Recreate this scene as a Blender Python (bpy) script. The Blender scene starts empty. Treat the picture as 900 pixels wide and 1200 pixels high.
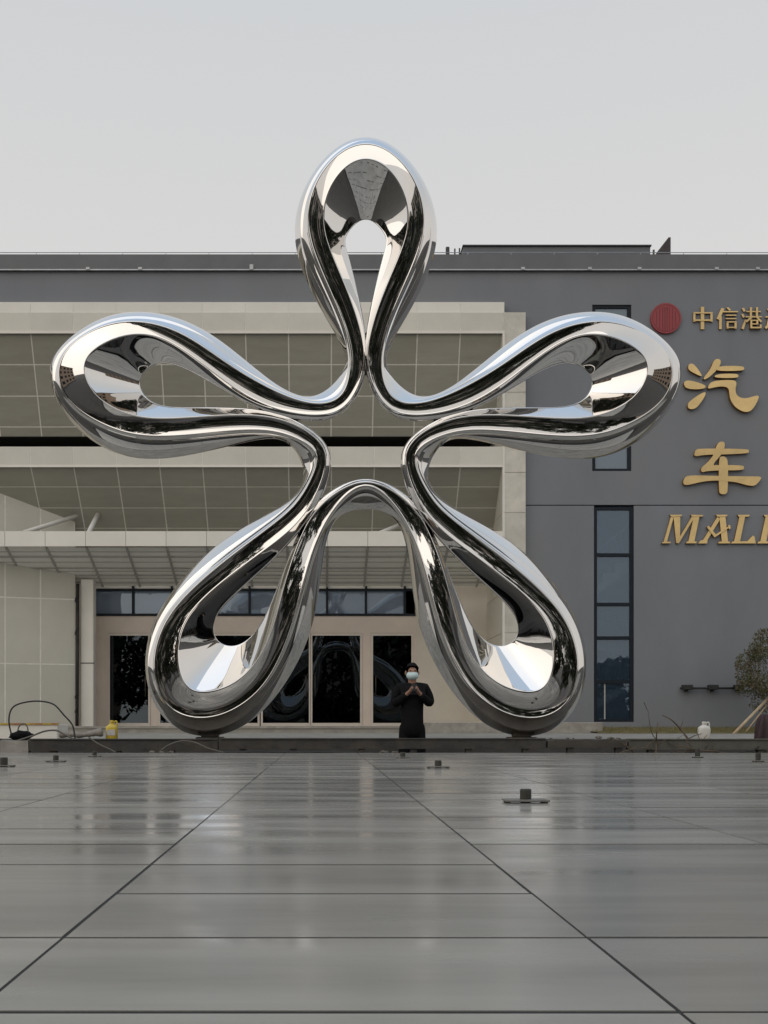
import bpy, bmesh, math, random
import numpy as np
from mathutils import Matrix, Vector, noise

random.seed(7); rng = np.random.default_rng(7)
scene = bpy.context.scene
C = scene.collection
R = math.radians

# ------------------------------------------------------------------ camera
F, PX, PY, HC = 1187.0, 376.0, 848.0, 0.37        # focal length and principal point in photo pixels, eye height above deck
cam_d = bpy.data.cameras.new('camera'); cam = bpy.data.objects.new('camera', cam_d); C.objects.link(cam)
cam.location = (0, 0, HC); cam.rotation_euler = (R(90), 0, 0)
cam_d.sensor_fit = 'AUTO'; cam_d.sensor_width = 36; cam_d.lens = F / 1200 * 36
cam_d.shift_x = (450 - PX) / 1200; cam_d.shift_y = (PY - 600) / 1200
cam_d.clip_start = 0.05; cam_d.clip_end = 3000
scene.camera = cam
scene.render.resolution_x = 768; scene.render.resolution_y = 1024

# ------------------------------------------------------------------ world: hazy overcast afternoon
SUN_EL, SUN_AZ = R(36), R(-142)                   # azimuth from +Y, negative = to the left (behind the left shoulder)
w = bpy.data.worlds.new('World'); scene.world = w; w.use_nodes = True
nt = w.node_tree; nt.nodes.clear()
out = nt.nodes.new('ShaderNodeOutputWorld')
sky = nt.nodes.new('ShaderNodeTexSky'); sky.sky_type = 'NISHITA'; sky.sun_disc = False
sky.sun_elevation = SUN_EL; sky.sun_rotation = SUN_AZ; sky.dust_density = 6.0; sky.air_density = 1.2; sky.ozone_density = 1.5
bg1 = nt.nodes.new('ShaderNodeBackground'); bg1.inputs[1].default_value = 0.1
nt.links.new(sky.outputs[0], bg1.inputs[0])
tc = nt.nodes.new('ShaderNodeTexCoord'); sx = nt.nodes.new('ShaderNodeSeparateXYZ')
nt.links.new(tc.outputs['Generated'], sx.inputs[0])
rp = nt.nodes.new('ShaderNodeValToRGB'); nt.links.new(sx.outputs['Z'], rp.inputs[0])
cr = rp.color_ramp; cr.elements[0].position = 0.0; cr.elements[0].color = (0.675, 0.645, 0.61, 1)
cr.elements[1].position = 1.0; cr.elements[1].color = (0.46, 0.60, 0.80, 1)
for p, c in ((0.36, (0.665, 0.648, 0.634, 1)), (0.56, (0.60, 0.61, 0.615, 1)), (0.75, (0.545, 0.61, 0.69, 1))):
    e = cr.elements.new(p); e.color = c
bg2 = nt.nodes.new('ShaderNodeBackground'); bg2.inputs[1].default_value = 1.0
nt.links.new(rp.outputs[0], bg2.inputs[0])
mx = nt.nodes.new('ShaderNodeMixShader'); mx.inputs[0].default_value = 0.94
nt.links.new(bg1.outputs[0], mx.inputs[1]); nt.links.new(bg2.outputs[0], mx.inputs[2]); nt.links.new(mx.outputs[0], out.inputs[0])
sl = bpy.data.lights.new('sun', 'SUN'); sl.energy = 0.8; sl.angle = R(90); sl.color = (1.0, 0.90, 0.78)
sun = bpy.data.objects.new('sun', sl); C.objects.link(sun)
sd = Vector((math.sin(SUN_AZ) * math.cos(SUN_EL), math.cos(SUN_AZ) * math.cos(SUN_EL), math.sin(SUN_EL)))
sun.rotation_euler = sd.to_track_quat('Z', 'Y').to_euler(); sun.location = (-20, -20, 30)
scene.view_settings.view_transform = 'Standard'; scene.view_settings.look = 'None'
scene.view_settings.exposure = 0.14; scene.view_settings.gamma = 1.0

# ------------------------------------------------------------------ helpers
def U(px, py, d):
    return Vector(((px - PX) * d / F, d, HC + (PY - py) * d / F))
def XX(px, d): return (px - PX) * d / F
def ZZ(py, d): return HC + (PY - py) * d / F

WORLD = {}
def _link(o, parent):
    C.objects.link(o)
    if parent is not None:
        o.parent = parent; o.matrix_parent_inverse = WORLD.get(parent.name, Matrix()).inverted()
def tag(o, label=None, cat=None, group=None, kind=None):
    if label: o['label'] = label
    if cat: o['category'] = cat
    if group: o['group'] = group
    if kind: o['kind'] = kind
    return o
def empty(name, loc, label, cat, group=None):
    o = bpy.data.objects.new(name, None); o.location = loc; o.empty_display_size = 0.2
    C.objects.link(o); WORLD[o.name] = Matrix.Translation(loc)
    return tag(o, label, cat, group)
def mesh_obj(name, verts, faces, mat, parent=None, smooth=False):
    me = bpy.data.meshes.new(name); me.from_pydata([tuple(v) for v in verts], [], faces); me.update()
    if smooth: me.shade_smooth()
    if mat: me.materials.append(mat)
    o = bpy.data.objects.new(name, me); _link(o, parent); return o
def bm_obj(name, bm, mat, parent=None, smooth=False):
    bmesh.ops.recalc_face_normals(bm, faces=bm.faces)
    me = bpy.data.meshes.new(name); bm.to_mesh(me); bm.free()
    if smooth: me.shade_smooth()
    if mat: me.materials.append(mat)
    o = bpy.data.objects.new(name, me); _link(o, parent); return o
def add_box(bm, x0, x1, y0, y1, z0, z1, ch=0):
    vs = [bm.verts.new(p) for p in ((x0,y0,z0),(x1,y0,z0),(x1,y1,z0),(x0,y1,z0),(x0,y0,z1),(x1,y0,z1),(x1,y1,z1),(x0,y1,z1))]
    fs = [bm.faces.new([vs[i] for i in f]) for f in ((3,2,1,0),(4,5,6,7),(0,1,5,4),(1,2,6,5),(2,3,7,6),(3,0,4,7))]
    if ch:
        es = list({e for f in fs for e in f.edges})
        bmesh.ops.bevel(bm, geom=es, offset=ch, segments=1, affect='EDGES')
def box(name, x0, x1, y0, y1, z0, z1, mat, parent=None, ch=0):
    bm = bmesh.new(); add_box(bm, min(x0,x1), max(x0,x1), min(y0,y1), max(y0,y1), min(z0,z1), max(z0,z1), ch)
    return bm_obj(name, bm, mat, parent)
def add_tube(bm, pts, r, n=8, cap=True):
    pts = [Vector(p) for p in pts]
    rs = r if isinstance(r, (list, tuple)) else [r] * len(pts)
    rings = []; up = None
    for i, p in enumerate(pts):
        t = (pts[min(i+1, len(pts)-1)] - pts[max(i-1, 0)]).normalized()
        if up is None: up = Vector((0,0,1)) if abs(t.z) < .9 else Vector((1,0,0))
        a = t.cross(up).normalized(); b = t.cross(a).normalized(); up = a.cross(t)
        rings.append([bm.verts.new(p + (a*math.cos(2*math.pi*k/n) + b*math.sin(2*math.pi*k/n))*rs[i]) for k in range(n)])
    for i in range(len(rings)-1):
        for k in range(n):
            bm.faces.new((rings[i][k], rings[i][(k+1)%n], rings[i+1][(k+1)%n], rings[i+1][k]))
    if cap:
        bm.faces.new(rings[0][::-1]); bm.faces.new(rings[-1])
def tube(name, pts, r, mat, parent=None, n=8, smooth=True):
    bm = bmesh.new(); add_tube(bm, pts, r, n); return bm_obj(name, bm, mat, parent, smooth)
def add_lathe(bm, prof, n, cx, cy, sx=1, sy=1):
    rings = [[bm.verts.new((cx + r*sx*math.cos(2*math.pi*k/n), cy + r*sy*math.sin(2*math.pi*k/n), z)) for k in range(n)] for r, z in prof]
    for i in range(len(rings)-1):
        for k in range(n): bm.faces.new((rings[i][k], rings[i][(k+1)%n], rings[i+1][(k+1)%n], rings[i+1][k]))
    bm.faces.new(rings[0][::-1]); bm.faces.new(rings[-1])
def add_prism(bm, pts, y0, y1):
    a = [bm.verts.new((p[0], y0, p[1])) for p in pts]; b = [bm.verts.new((p[0], y1, p[1])) for p in pts]
    n = len(pts); bm.faces.new(a); bm.faces.new(b[::-1])
    for i in range(n): bm.faces.new((a[i], b[i], b[(i+1)%n], a[(i+1)%n]))
def spline(pts, per=8):
    pts = [Vector(p) for p in pts]; o = []
    for i in range(len(pts)-1):
        p0, p1, p2, p3 = pts[max(i-1,0)], pts[i], pts[i+1], pts[min(i+2,len(pts)-1)]
        for k in range(per):
            t = k/per
            o.append(0.5*((2*p1) + (p2-p0)*t + (2*p0-5*p1+4*p2-p3)*t*t + (3*p1-p0-3*p2+p3)*t**3))
    o.append(pts[-1]); return o

# ------------------------------------------------------------------ materials
def mat_new(name):
    m = bpy.data.materials.new(name); m.use_nodes = True
    return m, m.node_tree, m.node_tree.nodes['Principled BSDF']
def N(nt, t, **kw):
    n = nt.nodes.new(t)
    for k, v in kw.items(): n.inputs[k].default_value = v
    return n
def surf(name, col, rough=0.6, var=0.12, scale=3.0, metal=0.0, bump=0.0, bscale=40.0, spec=0.5, stretch=(1,1,1), rvar=0.0, objrand=0.0, tint=None):
    """colour with mottling in object space, optional fine bump, optional per-object value jitter"""
    m, nt, b = mat_new(name)
    tcn = nt.nodes.new('ShaderNodeTexCoord'); mp = nt.nodes.new('ShaderNodeMapping'); mp.inputs['Scale'].default_value = stretch
    nt.links.new(tcn.outputs['Object'], mp.inputs[0])
    nz = N(nt, 'ShaderNodeTexNoise', Scale=scale, Detail=6.0, Roughness=0.62); nt.links.new(mp.outputs[0], nz.inputs['Vector'])
    mr = N(nt, 'ShaderNodeMapRange'); mr.inputs['From Min'].default_value = 0.3; mr.inputs['From Max'].default_value = 0.7
    mr.inputs['To Min'].default_value = 1 - var; mr.inputs['To Max'].default_value = 1 + var
    nt.links.new(nz.outputs['Fac'], mr.inputs['Value'])
    val = mr.outputs[0]
    if objrand:
        oi = nt.nodes.new('ShaderNodeObjectInfo'); m2 = N(nt, 'ShaderNodeMapRange'); m2.inputs['To Min'].default_value = 1-objrand; m2.inputs['To Max'].default_value = 1+objrand
        nt.links.new(oi.outputs['Random'], m2.inputs['Value'])
        mm = nt.nodes.new('ShaderNodeMath'); mm.operation = 'MULTIPLY'; nt.links.new(val, mm.inputs[0]); nt.links.new(m2.outputs[0], mm.inputs[1]); val = mm.outputs[0]
    vm = nt.nodes.new('ShaderNodeVectorMath'); vm.operation = 'SCALE'; vm.inputs[0].default_value = col
    nt.links.new(val, vm.inputs['Scale']); colour = vm.outputs[0]
    if tint:
        n3 = N(nt, 'ShaderNodeTexNoise', Scale=scale*.6, Detail=3.0); nt.links.new(mp.outputs[0], n3.inputs['Vector'])
        m3 = N(nt, 'ShaderNodeMapRange'); m3.inputs['From Min'].default_value = .45; m3.inputs['From Max'].default_value = .7
        nt.links.new(n3.outputs['Fac'], m3.inputs['Value'])
        mix = nt.nodes.new('ShaderNodeMix'); mix.data_type = 'RGBA'; nt.links.new(m3.outputs[0], mix.inputs['Factor'])
        nt.links.new(colour, mix.inputs[6]); mix.inputs[7].default_value = (*tint, 1); colour = mix.outputs[2]
    nt.links.new(colour, b.inputs['Base Color'])
    b.inputs['Roughness'].default_value = rough; b.inputs['Metallic'].default_value = metal; b.inputs['Specular IOR Level'].default_value = spec
    if rvar:
        m4 = N(nt, 'ShaderNodeMapRange'); m4.inputs['From Min'].default_value = .3; m4.inputs['From Max'].default_value = .7
        m4.inputs['To Min'].default_value = max(0, rough-rvar); m4.inputs['To Max'].default_value = rough+rvar
        n4 = N(nt, 'ShaderNodeTexNoise', Scale=scale*1.7, Detail=4.0); nt.links.new(mp.outputs[0], n4.inputs['Vector'])
        nt.links.new(n4.outputs['Fac'], m4.inputs['Value']); nt.links.new(m4.outputs[0], b.inputs['Roughness'])
    if bump:
        n2 = N(nt, 'ShaderNodeTexNoise', Scale=bscale, Detail=5.0); nt.links.new(tcn.outputs['Object'], n2.inputs['Vector'])
        bp = N(nt, 'ShaderNodeBump', Strength=bump, Distance=0.01); nt.links.new(n2.outputs['Fac'], bp.inputs['Height']); nt.links.new(bp.outputs[0], b.inputs['Normal'])
    return m
def glass(name, tint, refl=1.0, rough=0.01, add=.03, sky_tint=None):
    m, nt, b = mat_new(name); nt.nodes.remove(b); o = nt.nodes['Material Output']
    tr = nt.nodes.new('ShaderNodeBsdfTransparent'); tr.inputs[0].default_value = (*tint, 1)
    gl = nt.nodes.new('ShaderNodeBsdfGlossy'); gl.inputs['Roughness'].default_value = rough; gl.inputs['Color'].default_value = (refl*.74, refl*.88, refl, 1)
    fr = nt.nodes.new('ShaderNodeFresnel'); fr.inputs[0].default_value = 1.62
    tcn = nt.nodes.new('ShaderNodeTexCoord'); nz = N(nt, 'ShaderNodeTexNoise', Scale=1.1, Detail=1.0); nt.links.new(tcn.outputs['Object'], nz.inputs['Vector'])
    bp = N(nt, 'ShaderNodeBump', Strength=0.12, Distance=0.02); nt.links.new(nz.outputs['Fac'], bp.inputs['Height']); nt.links.new(bp.outputs[0], gl.inputs['Normal'])
    mx = nt.nodes.new('ShaderNodeMixShader'); ad = nt.nodes.new('ShaderNodeMath'); ad.operation = 'MULTIPLY_ADD'; ad.inputs[1].default_value = 1.0; ad.inputs[2].default_value = add
    nt.links.new(fr.outputs[0], ad.inputs[0]); nt.links.new(ad.outputs[0], mx.inputs[0]); nt.links.new(tr.outputs[0], mx.inputs[1]); nt.links.new(gl.outputs[0], mx.inputs[2]); nt.links.new(mx.outputs[0], o.inputs[0])
    if sky_tint:  # blue diffuse colour stands in for sky reflected in the panes
        df = nt.nodes.new('ShaderNodeBsdfDiffuse'); df.inputs[0].default_value = (*sky_tint[:3], 1); m2 = nt.nodes.new('ShaderNodeMixShader'); m2.inputs[0].default_value = sky_tint[3]
        nt.links.new(tr.outputs[0], m2.inputs[1]); nt.links.new(df.outputs[0], m2.inputs[2]); nt.links.new(m2.outputs[0], mx.inputs[1])
    return m

M = {}
M['chrome'] = surf('polished_steel', (0.79, 0.775, 0.755), 0.025, 0.03, 1.2, metal=1.0, rvar=0.015)
M['wall'] = surf('grey_render', (0.186, 0.197, 0.216), 0.75, 0.10, 0.55, bump=0.12, bscale=60, stretch=(1,1,.45), tint=(0.20,0.207,0.216))
M['coping'] = surf('grey_coping', (0.13, 0.135, 0.14), 0.6, 0.10, 1.2)
M['flash'] = surf('metal_flashing', (0.40, 0.41, 0.42), 0.4, 0.15, 4, metal=0.5)
M['panel'] = surf('pale_panel', (0.60, 0.575, 0.50), 0.42, 0.05, 1.4, objrand=0.05)
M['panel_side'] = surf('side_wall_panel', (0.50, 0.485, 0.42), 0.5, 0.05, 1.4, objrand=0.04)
M['panel_white'] = surf('white_panel', (0.74, 0.71, 0.64), 0.42, 0.04, 1.4, objrand=0.03)
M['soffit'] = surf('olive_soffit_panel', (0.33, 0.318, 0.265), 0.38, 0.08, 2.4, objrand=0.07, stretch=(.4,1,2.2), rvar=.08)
M['joint'] = surf('pale_sealant', (0.74, 0.72, 0.65), 0.7, 0.1, 6)
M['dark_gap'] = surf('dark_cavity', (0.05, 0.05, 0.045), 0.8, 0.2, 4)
M['stone_col'] = surf('column_stone', (0.58, 0.55, 0.48), 0.6, 0.12, 3.5, bump=0.15, bscale=30, objrand=.05)
M['beige'] = surf('beige_cladding', (0.68, 0.585, 0.50), 0.45, 0.06, 2.0)
M['cream'] = surf('cream_wall', (0.64, 0.59, 0.50), 0.6, 0.06, 1.5, bump=.05)
M['alu'] = surf('champagne_aluminium', (0.66, 0.60, 0.53), 0.4, 0.05, 5, metal=0.1)
M['navy'] = surf('dark_window_frame', (0.012, 0.017, 0.024), 0.5, 0.15, 6, spec=.2)
M['glass_door'] = glass('door_glass', (0.10, 0.105, 0.11), 0.9, add=0.01)
M['glass_win'] = glass('window_glass', (0.68, 0.72, 0.76), 0.95, add=.05, sky_tint=(.12,.19,.28,.16))
M['glass_sky_tinted'] = glass('sky_tinted_glass', (0.40, 0.43, 0.46), 0.9, add=.05, sky_tint=(.17,.21,.27,.8))
M['glass_upper'] = glass('upper_window_glass', (0.40, 0.43, 0.46), 0.9, add=.05, sky_tint=(.20,.24,.27,.75))
M['canopy_metal'] = surf('canopy_steel', (0.42, 0.41, 0.38), 0.45, 0.08, 4)
M['rod'] = surf('white_rod', (0.62, 0.60, 0.55), 0.45, 0.05, 4)
M['room'] = surf('room_wall', (0.74, 0.76, 0.79), 0.8, 0.08, 1.0)
M['room_dark'] = surf('dark_room', (0.10, 0.10, 0.105), 0.8, 0.25, 1.5)
M['stair'] = surf('stair_concrete', (0.72, 0.73, 0.74), 0.8, 0.08, 2.0)
M['rail'] = surf('railing_paint', (0.6, 0.6, 0.6), 0.4, 0.05, 5)
M['gold'] = surf('gold_letters', (0.74, 0.53, 0.23), 0.42, 0.14, 2.2, metal=0.1, objrand=.08)
M['gold_side'] = surf('gold_letter_sides', (0.22, 0.12, 0.045), 0.5, 0.1, 5, metal=.2)
M['red'] = surf('red_emblem', (0.30, 0.040, 0.045), 0.5, 0.08, 6)
M['red_dark'] = surf('dark_red_lines', (0.16, 0.02, 0.025), 0.5, 0.08, 6)
M['concrete'] = surf('rough_concrete', (0.33, 0.31, 0.27), 0.85, 0.22, 5, bump=0.6, bscale=35, tint=(0.25,0.23,0.20))
M['rubble'] = surf('rubble', (0.14, 0.125, 0.105), 0.9, 0.3, 20, bump=.5)
M['basin'] = surf('dark_basin_concrete', (0.060, 0.054, 0.045), 0.8, 0.3, 3, bump=0.4, bscale=25, tint=(0.085,0.075,0.06))
M['pave'] = surf('terrace_paving', (0.30, 0.285, 0.25), 0.75, 0.2, 3, bump=0.3, bscale=25, tint=(0.22,0.205,0.18))
M['soil'] = surf('dark_soil', (0.050, 0.044, 0.036), 0.95, 0.35, 1.2, bump=0.6, bscale=9)
M['trench'] = surf('dark_concrete', (0.055, 0.053, 0.048), 0.8, 0.3, 3, bump=.4)
M['grout'] = surf('dark_grout', (0.022,0.021,0.019), 0.9, 0.3, 9)
M['steel_dark'] = surf('dark_steel', (0.040, 0.038, 0.034), 0.55, 0.4, 6, bump=.3, bscale=50, tint=(0.075,0.06,0.045))
M['nozzle'] = surf('nozzle_black', (0.035, 0.034, 0.026), 0.6, 0.3, 30)
M['nozzle_plate'] = surf('nozzle_plate', (0.20, 0.19, 0.17), 0.5, 0.2, 20, metal=.4)
M['black'] = surf('black_cloth', (0.007, 0.007, 0.008), 0.9, 0.3, 12, bump=.3, bscale=80, spec=.15)
M['black_rubber'] = surf('black_rubber', (0.02, 0.02, 0.02), 0.6, 0.2, 20)
M['skin'] = surf('skin', (0.30, 0.17, 0.12), 0.55, 0.08, 20)
M['hair'] = surf('black_hair', (0.007, 0.006, 0.006), 0.7, 0.3, 60, bump=.8, bscale=150, spec=.15)
M['mask'] = surf('pale_blue_mask', (0.55, 0.68, 0.68), 0.8, 0.04, 20)
M['yellow'] = surf('yellow_plastic', (0.62, 0.46, 0.06), 0.4, 0.08, 15)
M['label'] = surf('jug_label', (0.55, 0.52, 0.50), 0.5, 0.3, 30)
M['white_pl'] = surf('white_plastic', (0.66, 0.64, 0.58), 0.4, 0.08, 15)
M['maroon'] = surf('maroon_cloth', (0.026, 0.008, 0.011), 0.6, 0.3, 10, bump=.4, bscale=25)
M['wood'] = surf('bare_wood', (0.44, 0.34, 0.22), 0.8, 0.2, 8, stretch=(1,1,.2))
M['twig'] = surf('dry_twig', (0.10, 0.072, 0.048), 0.9, 0.3, 15)
M['cable'] = surf('grey_cable', (0.13, 0.12, 0.10), 0.7, 0.2, 10)
M['leaf'] = surf('olive_leaf', (0.085, 0.085, 0.035), 0.6, 0.45, 6, objrand=0.1, tint=(0.12,0.085,0.05))
M['leaf_dark'] = surf('dark_leaf', (0.030, 0.036, 0.018), 0.65, 0.4, 3, objrand=.2)
M['bark'] = surf('bark', (0.10, 0.075, 0.05), 0.9, 0.3, 10, bump=.6)
M['grass'] = surf('dry_grass', (0.16, 0.13, 0.05), 0.8, 0.4, 5, tint=(0.11,0.11,0.035))
M['sheet'] = surf('dusty_sheet', (0.26, 0.235, 0.20), 0.6, 0.2, 8, bump=.3)
M['tan_wall'] = surf('tan_house_wall', (0.40, 0.30, 0.22), 0.8, 0.1, .6)
M['pale_wall'] = surf('pale_house_wall', (0.48, 0.42, 0.36), 0.8, 0.1, .6)
M['tape'] = surf('warning_tape', (0.50, 0.36, 0.06), 0.6, 0.2, 12, tint=(0.35,0.12,0.10))

# deck stone: streaked grey slabs, dusty polish
def deck_mat():
    m = surf('deck_stone', (0.300, 0.286, 0.256), 0.19, 0.24, 1.3, spec=0.34, stretch=(.35,2.2,1), rvar=0.11, objrand=0.15, tint=(0.335,0.320,0.290))
    nt = m.node_tree; b = nt.nodes['Principled BSDF']
    t = nt.nodes.new('ShaderNodeTexCoord'); nz = N(nt, 'ShaderNodeTexNoise', Scale=1.6, Detail=2.0)
    nt.links.new(t.outputs['Object'], nz.inputs['Vector'])
    bp = N(nt, 'ShaderNodeBump', Strength=0.10, Distance=0.02); nt.links.new(nz.outputs['Fac'], bp.inputs['Height']); nt.links.new(bp.outputs[0], b.inputs['Normal'])
    return m
M['deck'] = deck_mat()

# ================================================================== SETTING
def slab(name, x0, x1, y0, y1, z0, z1, mat, label=None):
    return tag(box(name, x0, x1, y0, y1, z0, z1, mat), label, None, None, 'structure')
ground = mesh_obj('ground', [(-900,-900,-0.9),(900,-900,-0.9),(900,900,-0.9),(-900,900,-0.9)], [(0,1,2,3)], M['soil']); tag(ground, kind='structure')
TZ = 0.13                                            # terrace level
terrace = slab('terrace', -24, 26, 16.0, 34, -0.95, TZ, M['pave'])
slab('dark_mirror_floor', -24, 26, 14.4, 16.0, -0.95, TZ, M['basin'])  # unseen dark strip added so the lower petals mirror dark ground
trench = slab('trench_floor', -24, 26, 12.85, 14.4, -0.95, -0.53, M['trench'])

# deck: bed + individual stone slabs
deck = slab('deck', -9.0, 11.2, 0.62, 12.86, -0.95, -0.0012, M['grout'])
JX = [-0.4455 + 0.9055 * k for k in range(-9, 13)]
T0, TD = 1.299, 0.4525
near = {}                                            # rows (in units of TD from T0) that have a joint, read for the columns in view
def rows_for(col):
    fixed = {0: [-1,0,1,2,3,6,9,10,12], -1: [-1,1,3,4,5,7,9,11], 1: [-1,0,1,4,5,6,8,9,11,12], -2: [-1,1,4,5,7,8,10], 2: [0,1,3,4,6,7,9,11], -3: [0,2,4,6,7,9], 3: [0,2,3,5,7,8,10]}
    r = list(fixed.get(col, [-1, 1, 3, 4, 6, 8, 9, 11]))
    while r[-1] < 24: r.append(r[-1] + random.choice((1, 2, 2, 3)))
    return r
tiles_far = bmesh.new(); g = 0.0034
for ci in range(len(JX) - 1):
    x0, x1 = JX[ci] + g, JX[ci+1] - g
    col = ci - 9
    ys = [0.62] + [T0 + TD * k for k in rows_for(col) if T0 + TD*k > 0.7 and T0 + TD*k < 12.6] + [12.86]
    for a, b_ in zip(ys[:-1], ys[1:]):
        jit = random.uniform(-.0003, .0003); gy = .0035 + .0024*min(a, 7) * random.uniform(.6, 1.3); x0 = JX[ci] + g*random.uniform(.6,1.6); x1 = JX[ci+1] - g*random.uniform(.6,1.6)
        if a < 8.6 and -1.25*b_ < x1 and x0 < b_*.62+.9:
            o = box('tile', x0, x1, a + gy, b_ - gy, -0.02, jit, M['deck'], deck)
        else:
            add_box(tiles_far, x0, x1, a + gy, b_ - gy, -0.02, jit)
tag(bm_obj('tile_field', tiles_far, M['deck'], deck), kind='stuff')

# ================================================================== BUILDING
DF, DW, DD = 27.3, 27.5, 30.0                        # portal front, grey wall, door wall
BZ = -0.2
bld = empty('mall_building', (0, 27.5, TZ), 'grey rendered mall building with pale panelled entrance portal and gold lettering', 'building')
TOP = ZZ(302, DW)
def cell_wall(name, xs, zs, y, holes, mat, parent, depth=0.25):
    bm = bmesh.new(); vd = {}
    def V(x, z, yy):
        k = (x, z, yy)
        if k not in vd: vd[k] = bm.verts.new((x, yy, z))
        return vd[k]
    solid = {}
    for i in range(len(xs)-1):
        for j in range(len(zs)-1):
            cx, cz = (xs[i]+xs[i+1])/2, (zs[j]+zs[j+1])/2
            solid[i,j] = not any(h[0] < cx < h[1] and h[2] < cz < h[3] for h in holes)
    for (i,j), s in solid.items():
        if not s: continue
        bm.faces.new((V(xs[i],zs[j],y), V(xs[i+1],zs[j],y), V(xs[i+1],zs[j+1],y), V(xs[i],zs[j+1],y)))
        bm.faces.new((V(xs[i],zs[j],y+depth), V(xs[i],zs[j+1],y+depth), V(xs[i+1],zs[j+1],y+depth), V(xs[i+1],zs[j],y+depth)))
        for di, dj, a, c in ((-1,0,(xs[i],zs[j]),(xs[i],zs[j+1])), (1,0,(xs[i+1],zs[j]),(xs[i+1],zs[j+1])), (0,-1,(xs[i],zs[j]),(xs[i+1],zs[j])), (0,1,(xs[i],zs[j+1]),(xs[i+1],zs[j+1]))):
            if not solid.get((i+di, j+dj), False):
                bm.faces.new((V(*a,y), V(*c,y), V(*c,y+depth), V(*a,y+depth)))
    return bm_obj(name, bm, mat, parent)
wx0, wx1 = XX(696, DW), XX(743, DW); wz0, wz1 = ZZ(846, DW), ZZ(594, DW)
ux0, ux1 = XX(694, DW), XX(740, DW); uz0, uz1 = ZZ(552, DW), ZZ(357, DW)
px1 = XX(604, DF); pz1 = ZZ(370, DF)
XL, XR = -19.0, 21.0
seam = ZZ(592, DW)
holes = [(wx0,wx1,wz0,wz1), (ux0,ux1,uz0,uz1), (XL,px1,BZ,pz1)]
xs = sorted({XL, px1, ux0, wx0, ux1, wx1, XR}); zs_lo = sorted({BZ, wz0, seam-0.012}); 
zs_up = sorted({seam+0.012, uz0, uz1, pz1, TOP})
cell_wall('wall', xs, sorted({BZ, wz0, wz1-.001, seam-0.014}), DW, [(wx0,wx1,wz0,wz1+1), (XL,px1,BZ,pz1)], M['wall'], bld)
cell_wall('wall', xs, zs_up, DW, holes, M['wall'], bld)
box('wall_core', px1+.1, wx0-.25, DW+.24, DW+.5, BZ, TOP-.1, M['dark_gap'], bld)
box('wall_core', wx1+.25, XR, DW+.24, DW+.5, BZ, TOP-.1, M['dark_gap'], bld)
# parapet coping and flashing line
box('coping', XL, XR, DW-.07, DW+.35, ZZ(317, DW), TOP+.06, M['coping'], bld)
box('flashing', XL, XR, DW-.10, DW-.06, ZZ(318.4, DW), ZZ(317.2, DW), M['flash'], bld)
for px in (104, 165, 295, 612, 690, 748, 838, 886):
    x = XX(px, DW); box('flashing_clip', x-.05, x+.05, DW-.12, DW-.07, ZZ(318, DW), ZZ(315.2 if px != 295 else 312, DW), M['flash'], bld)
box('roof_slab', XL, wx0-1.4, DW+.35, 48, TOP-.5, TOP-.15, M['coping'], bld); box('roof_slab', wx1+1.4, XR, DW+.35, 48, TOP-.5, TOP-.15, M['coping'], bld)
box('roof_slab', wx0-1.4, wx1+1.4, 31.5, 48, TOP-.5, TOP-.15, M['coping'], bld)
box('added_skylight', wx0-1.4, wx1+1.4, DW+.35, 31.5, TOP-.3, TOP-.29, M['glass_win'], bld)  # unseen roof opening added to let daylight into the stairwell
box('back_wall', XL, XR, 47.7, 48, BZ, TOP-.5, M['wall'], bld)
box('side_wall', XR-.3, XR, DW+.5, 47.7, BZ, TOP-.5, M['wall'], bld); box('side_wall', XL, XL+.3, DW+.5, 47.7, BZ, TOP-.5, M['wall'], bld)
# roof rail
bm = bmesh.new(); zr = ZZ(296, DW+.2)
add_tube(bm, [(XL, DW+.2, zr), (XR, DW+.2, zr)], 0.011, 5)
for k in range(34):
    x = XL + .6 + k*1.18; add_tube(bm, [(x, DW+.2, TOP), (x, DW+.2, zr)], 0.009, 5)
bm_obj('roof_rail', bm, M['flash'], bld)
# rooftop plant room, pipes, fin
ph = box('roof_plant_room', XX(543, 32), XX(762, 32), 32, 36, TOP-.2, ZZ(289, 32), M['coping'], bld)
box('roof_plant_capping', XX(542, 32), XX(763, 32), 31.95, 36, ZZ(289, 32), ZZ(287.5, 32), M['dark_gap'], ph)
bm = bmesh.new()
for k in range(6):
    x = XX(546+k*42.6, 32); add_tube(bm, [(x, 32.2, ZZ(289,32)), (x, 32.2, ZZ(285.5,32))], .01, 5)
add_tube(bm, [(XX(544,32), 32.2, ZZ(285.5,32)), (XX(762,32), 32.2, ZZ(285.8,32))], .012, 5); bm_obj('plant_room_rail', bm, M['flash'], ph)
for px, r_, py in ((524.5, .055, 290), (533, .022, 291.5), (538.5, .022, 291), (766, .03, 293)):
    tube('roof_pipe', [(XX(px,28.6), 28.6, TOP-.2), (XX(px,28.6), 28.6, ZZ(py,28.6))], r_, M['dark_gap'], bld)
bm = bmesh.new(); add_prism(bm, [(XX(a,29), ZZ(b,29)) for a, b in ((771,306),(786,306),(786,278),(783.5,278),(771,294))], 29, 29.6)
bm_obj('roof_fin', bm, surf('rust_fin', (0.06,0.048,0.045), .7, .2, 5), bld)

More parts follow.
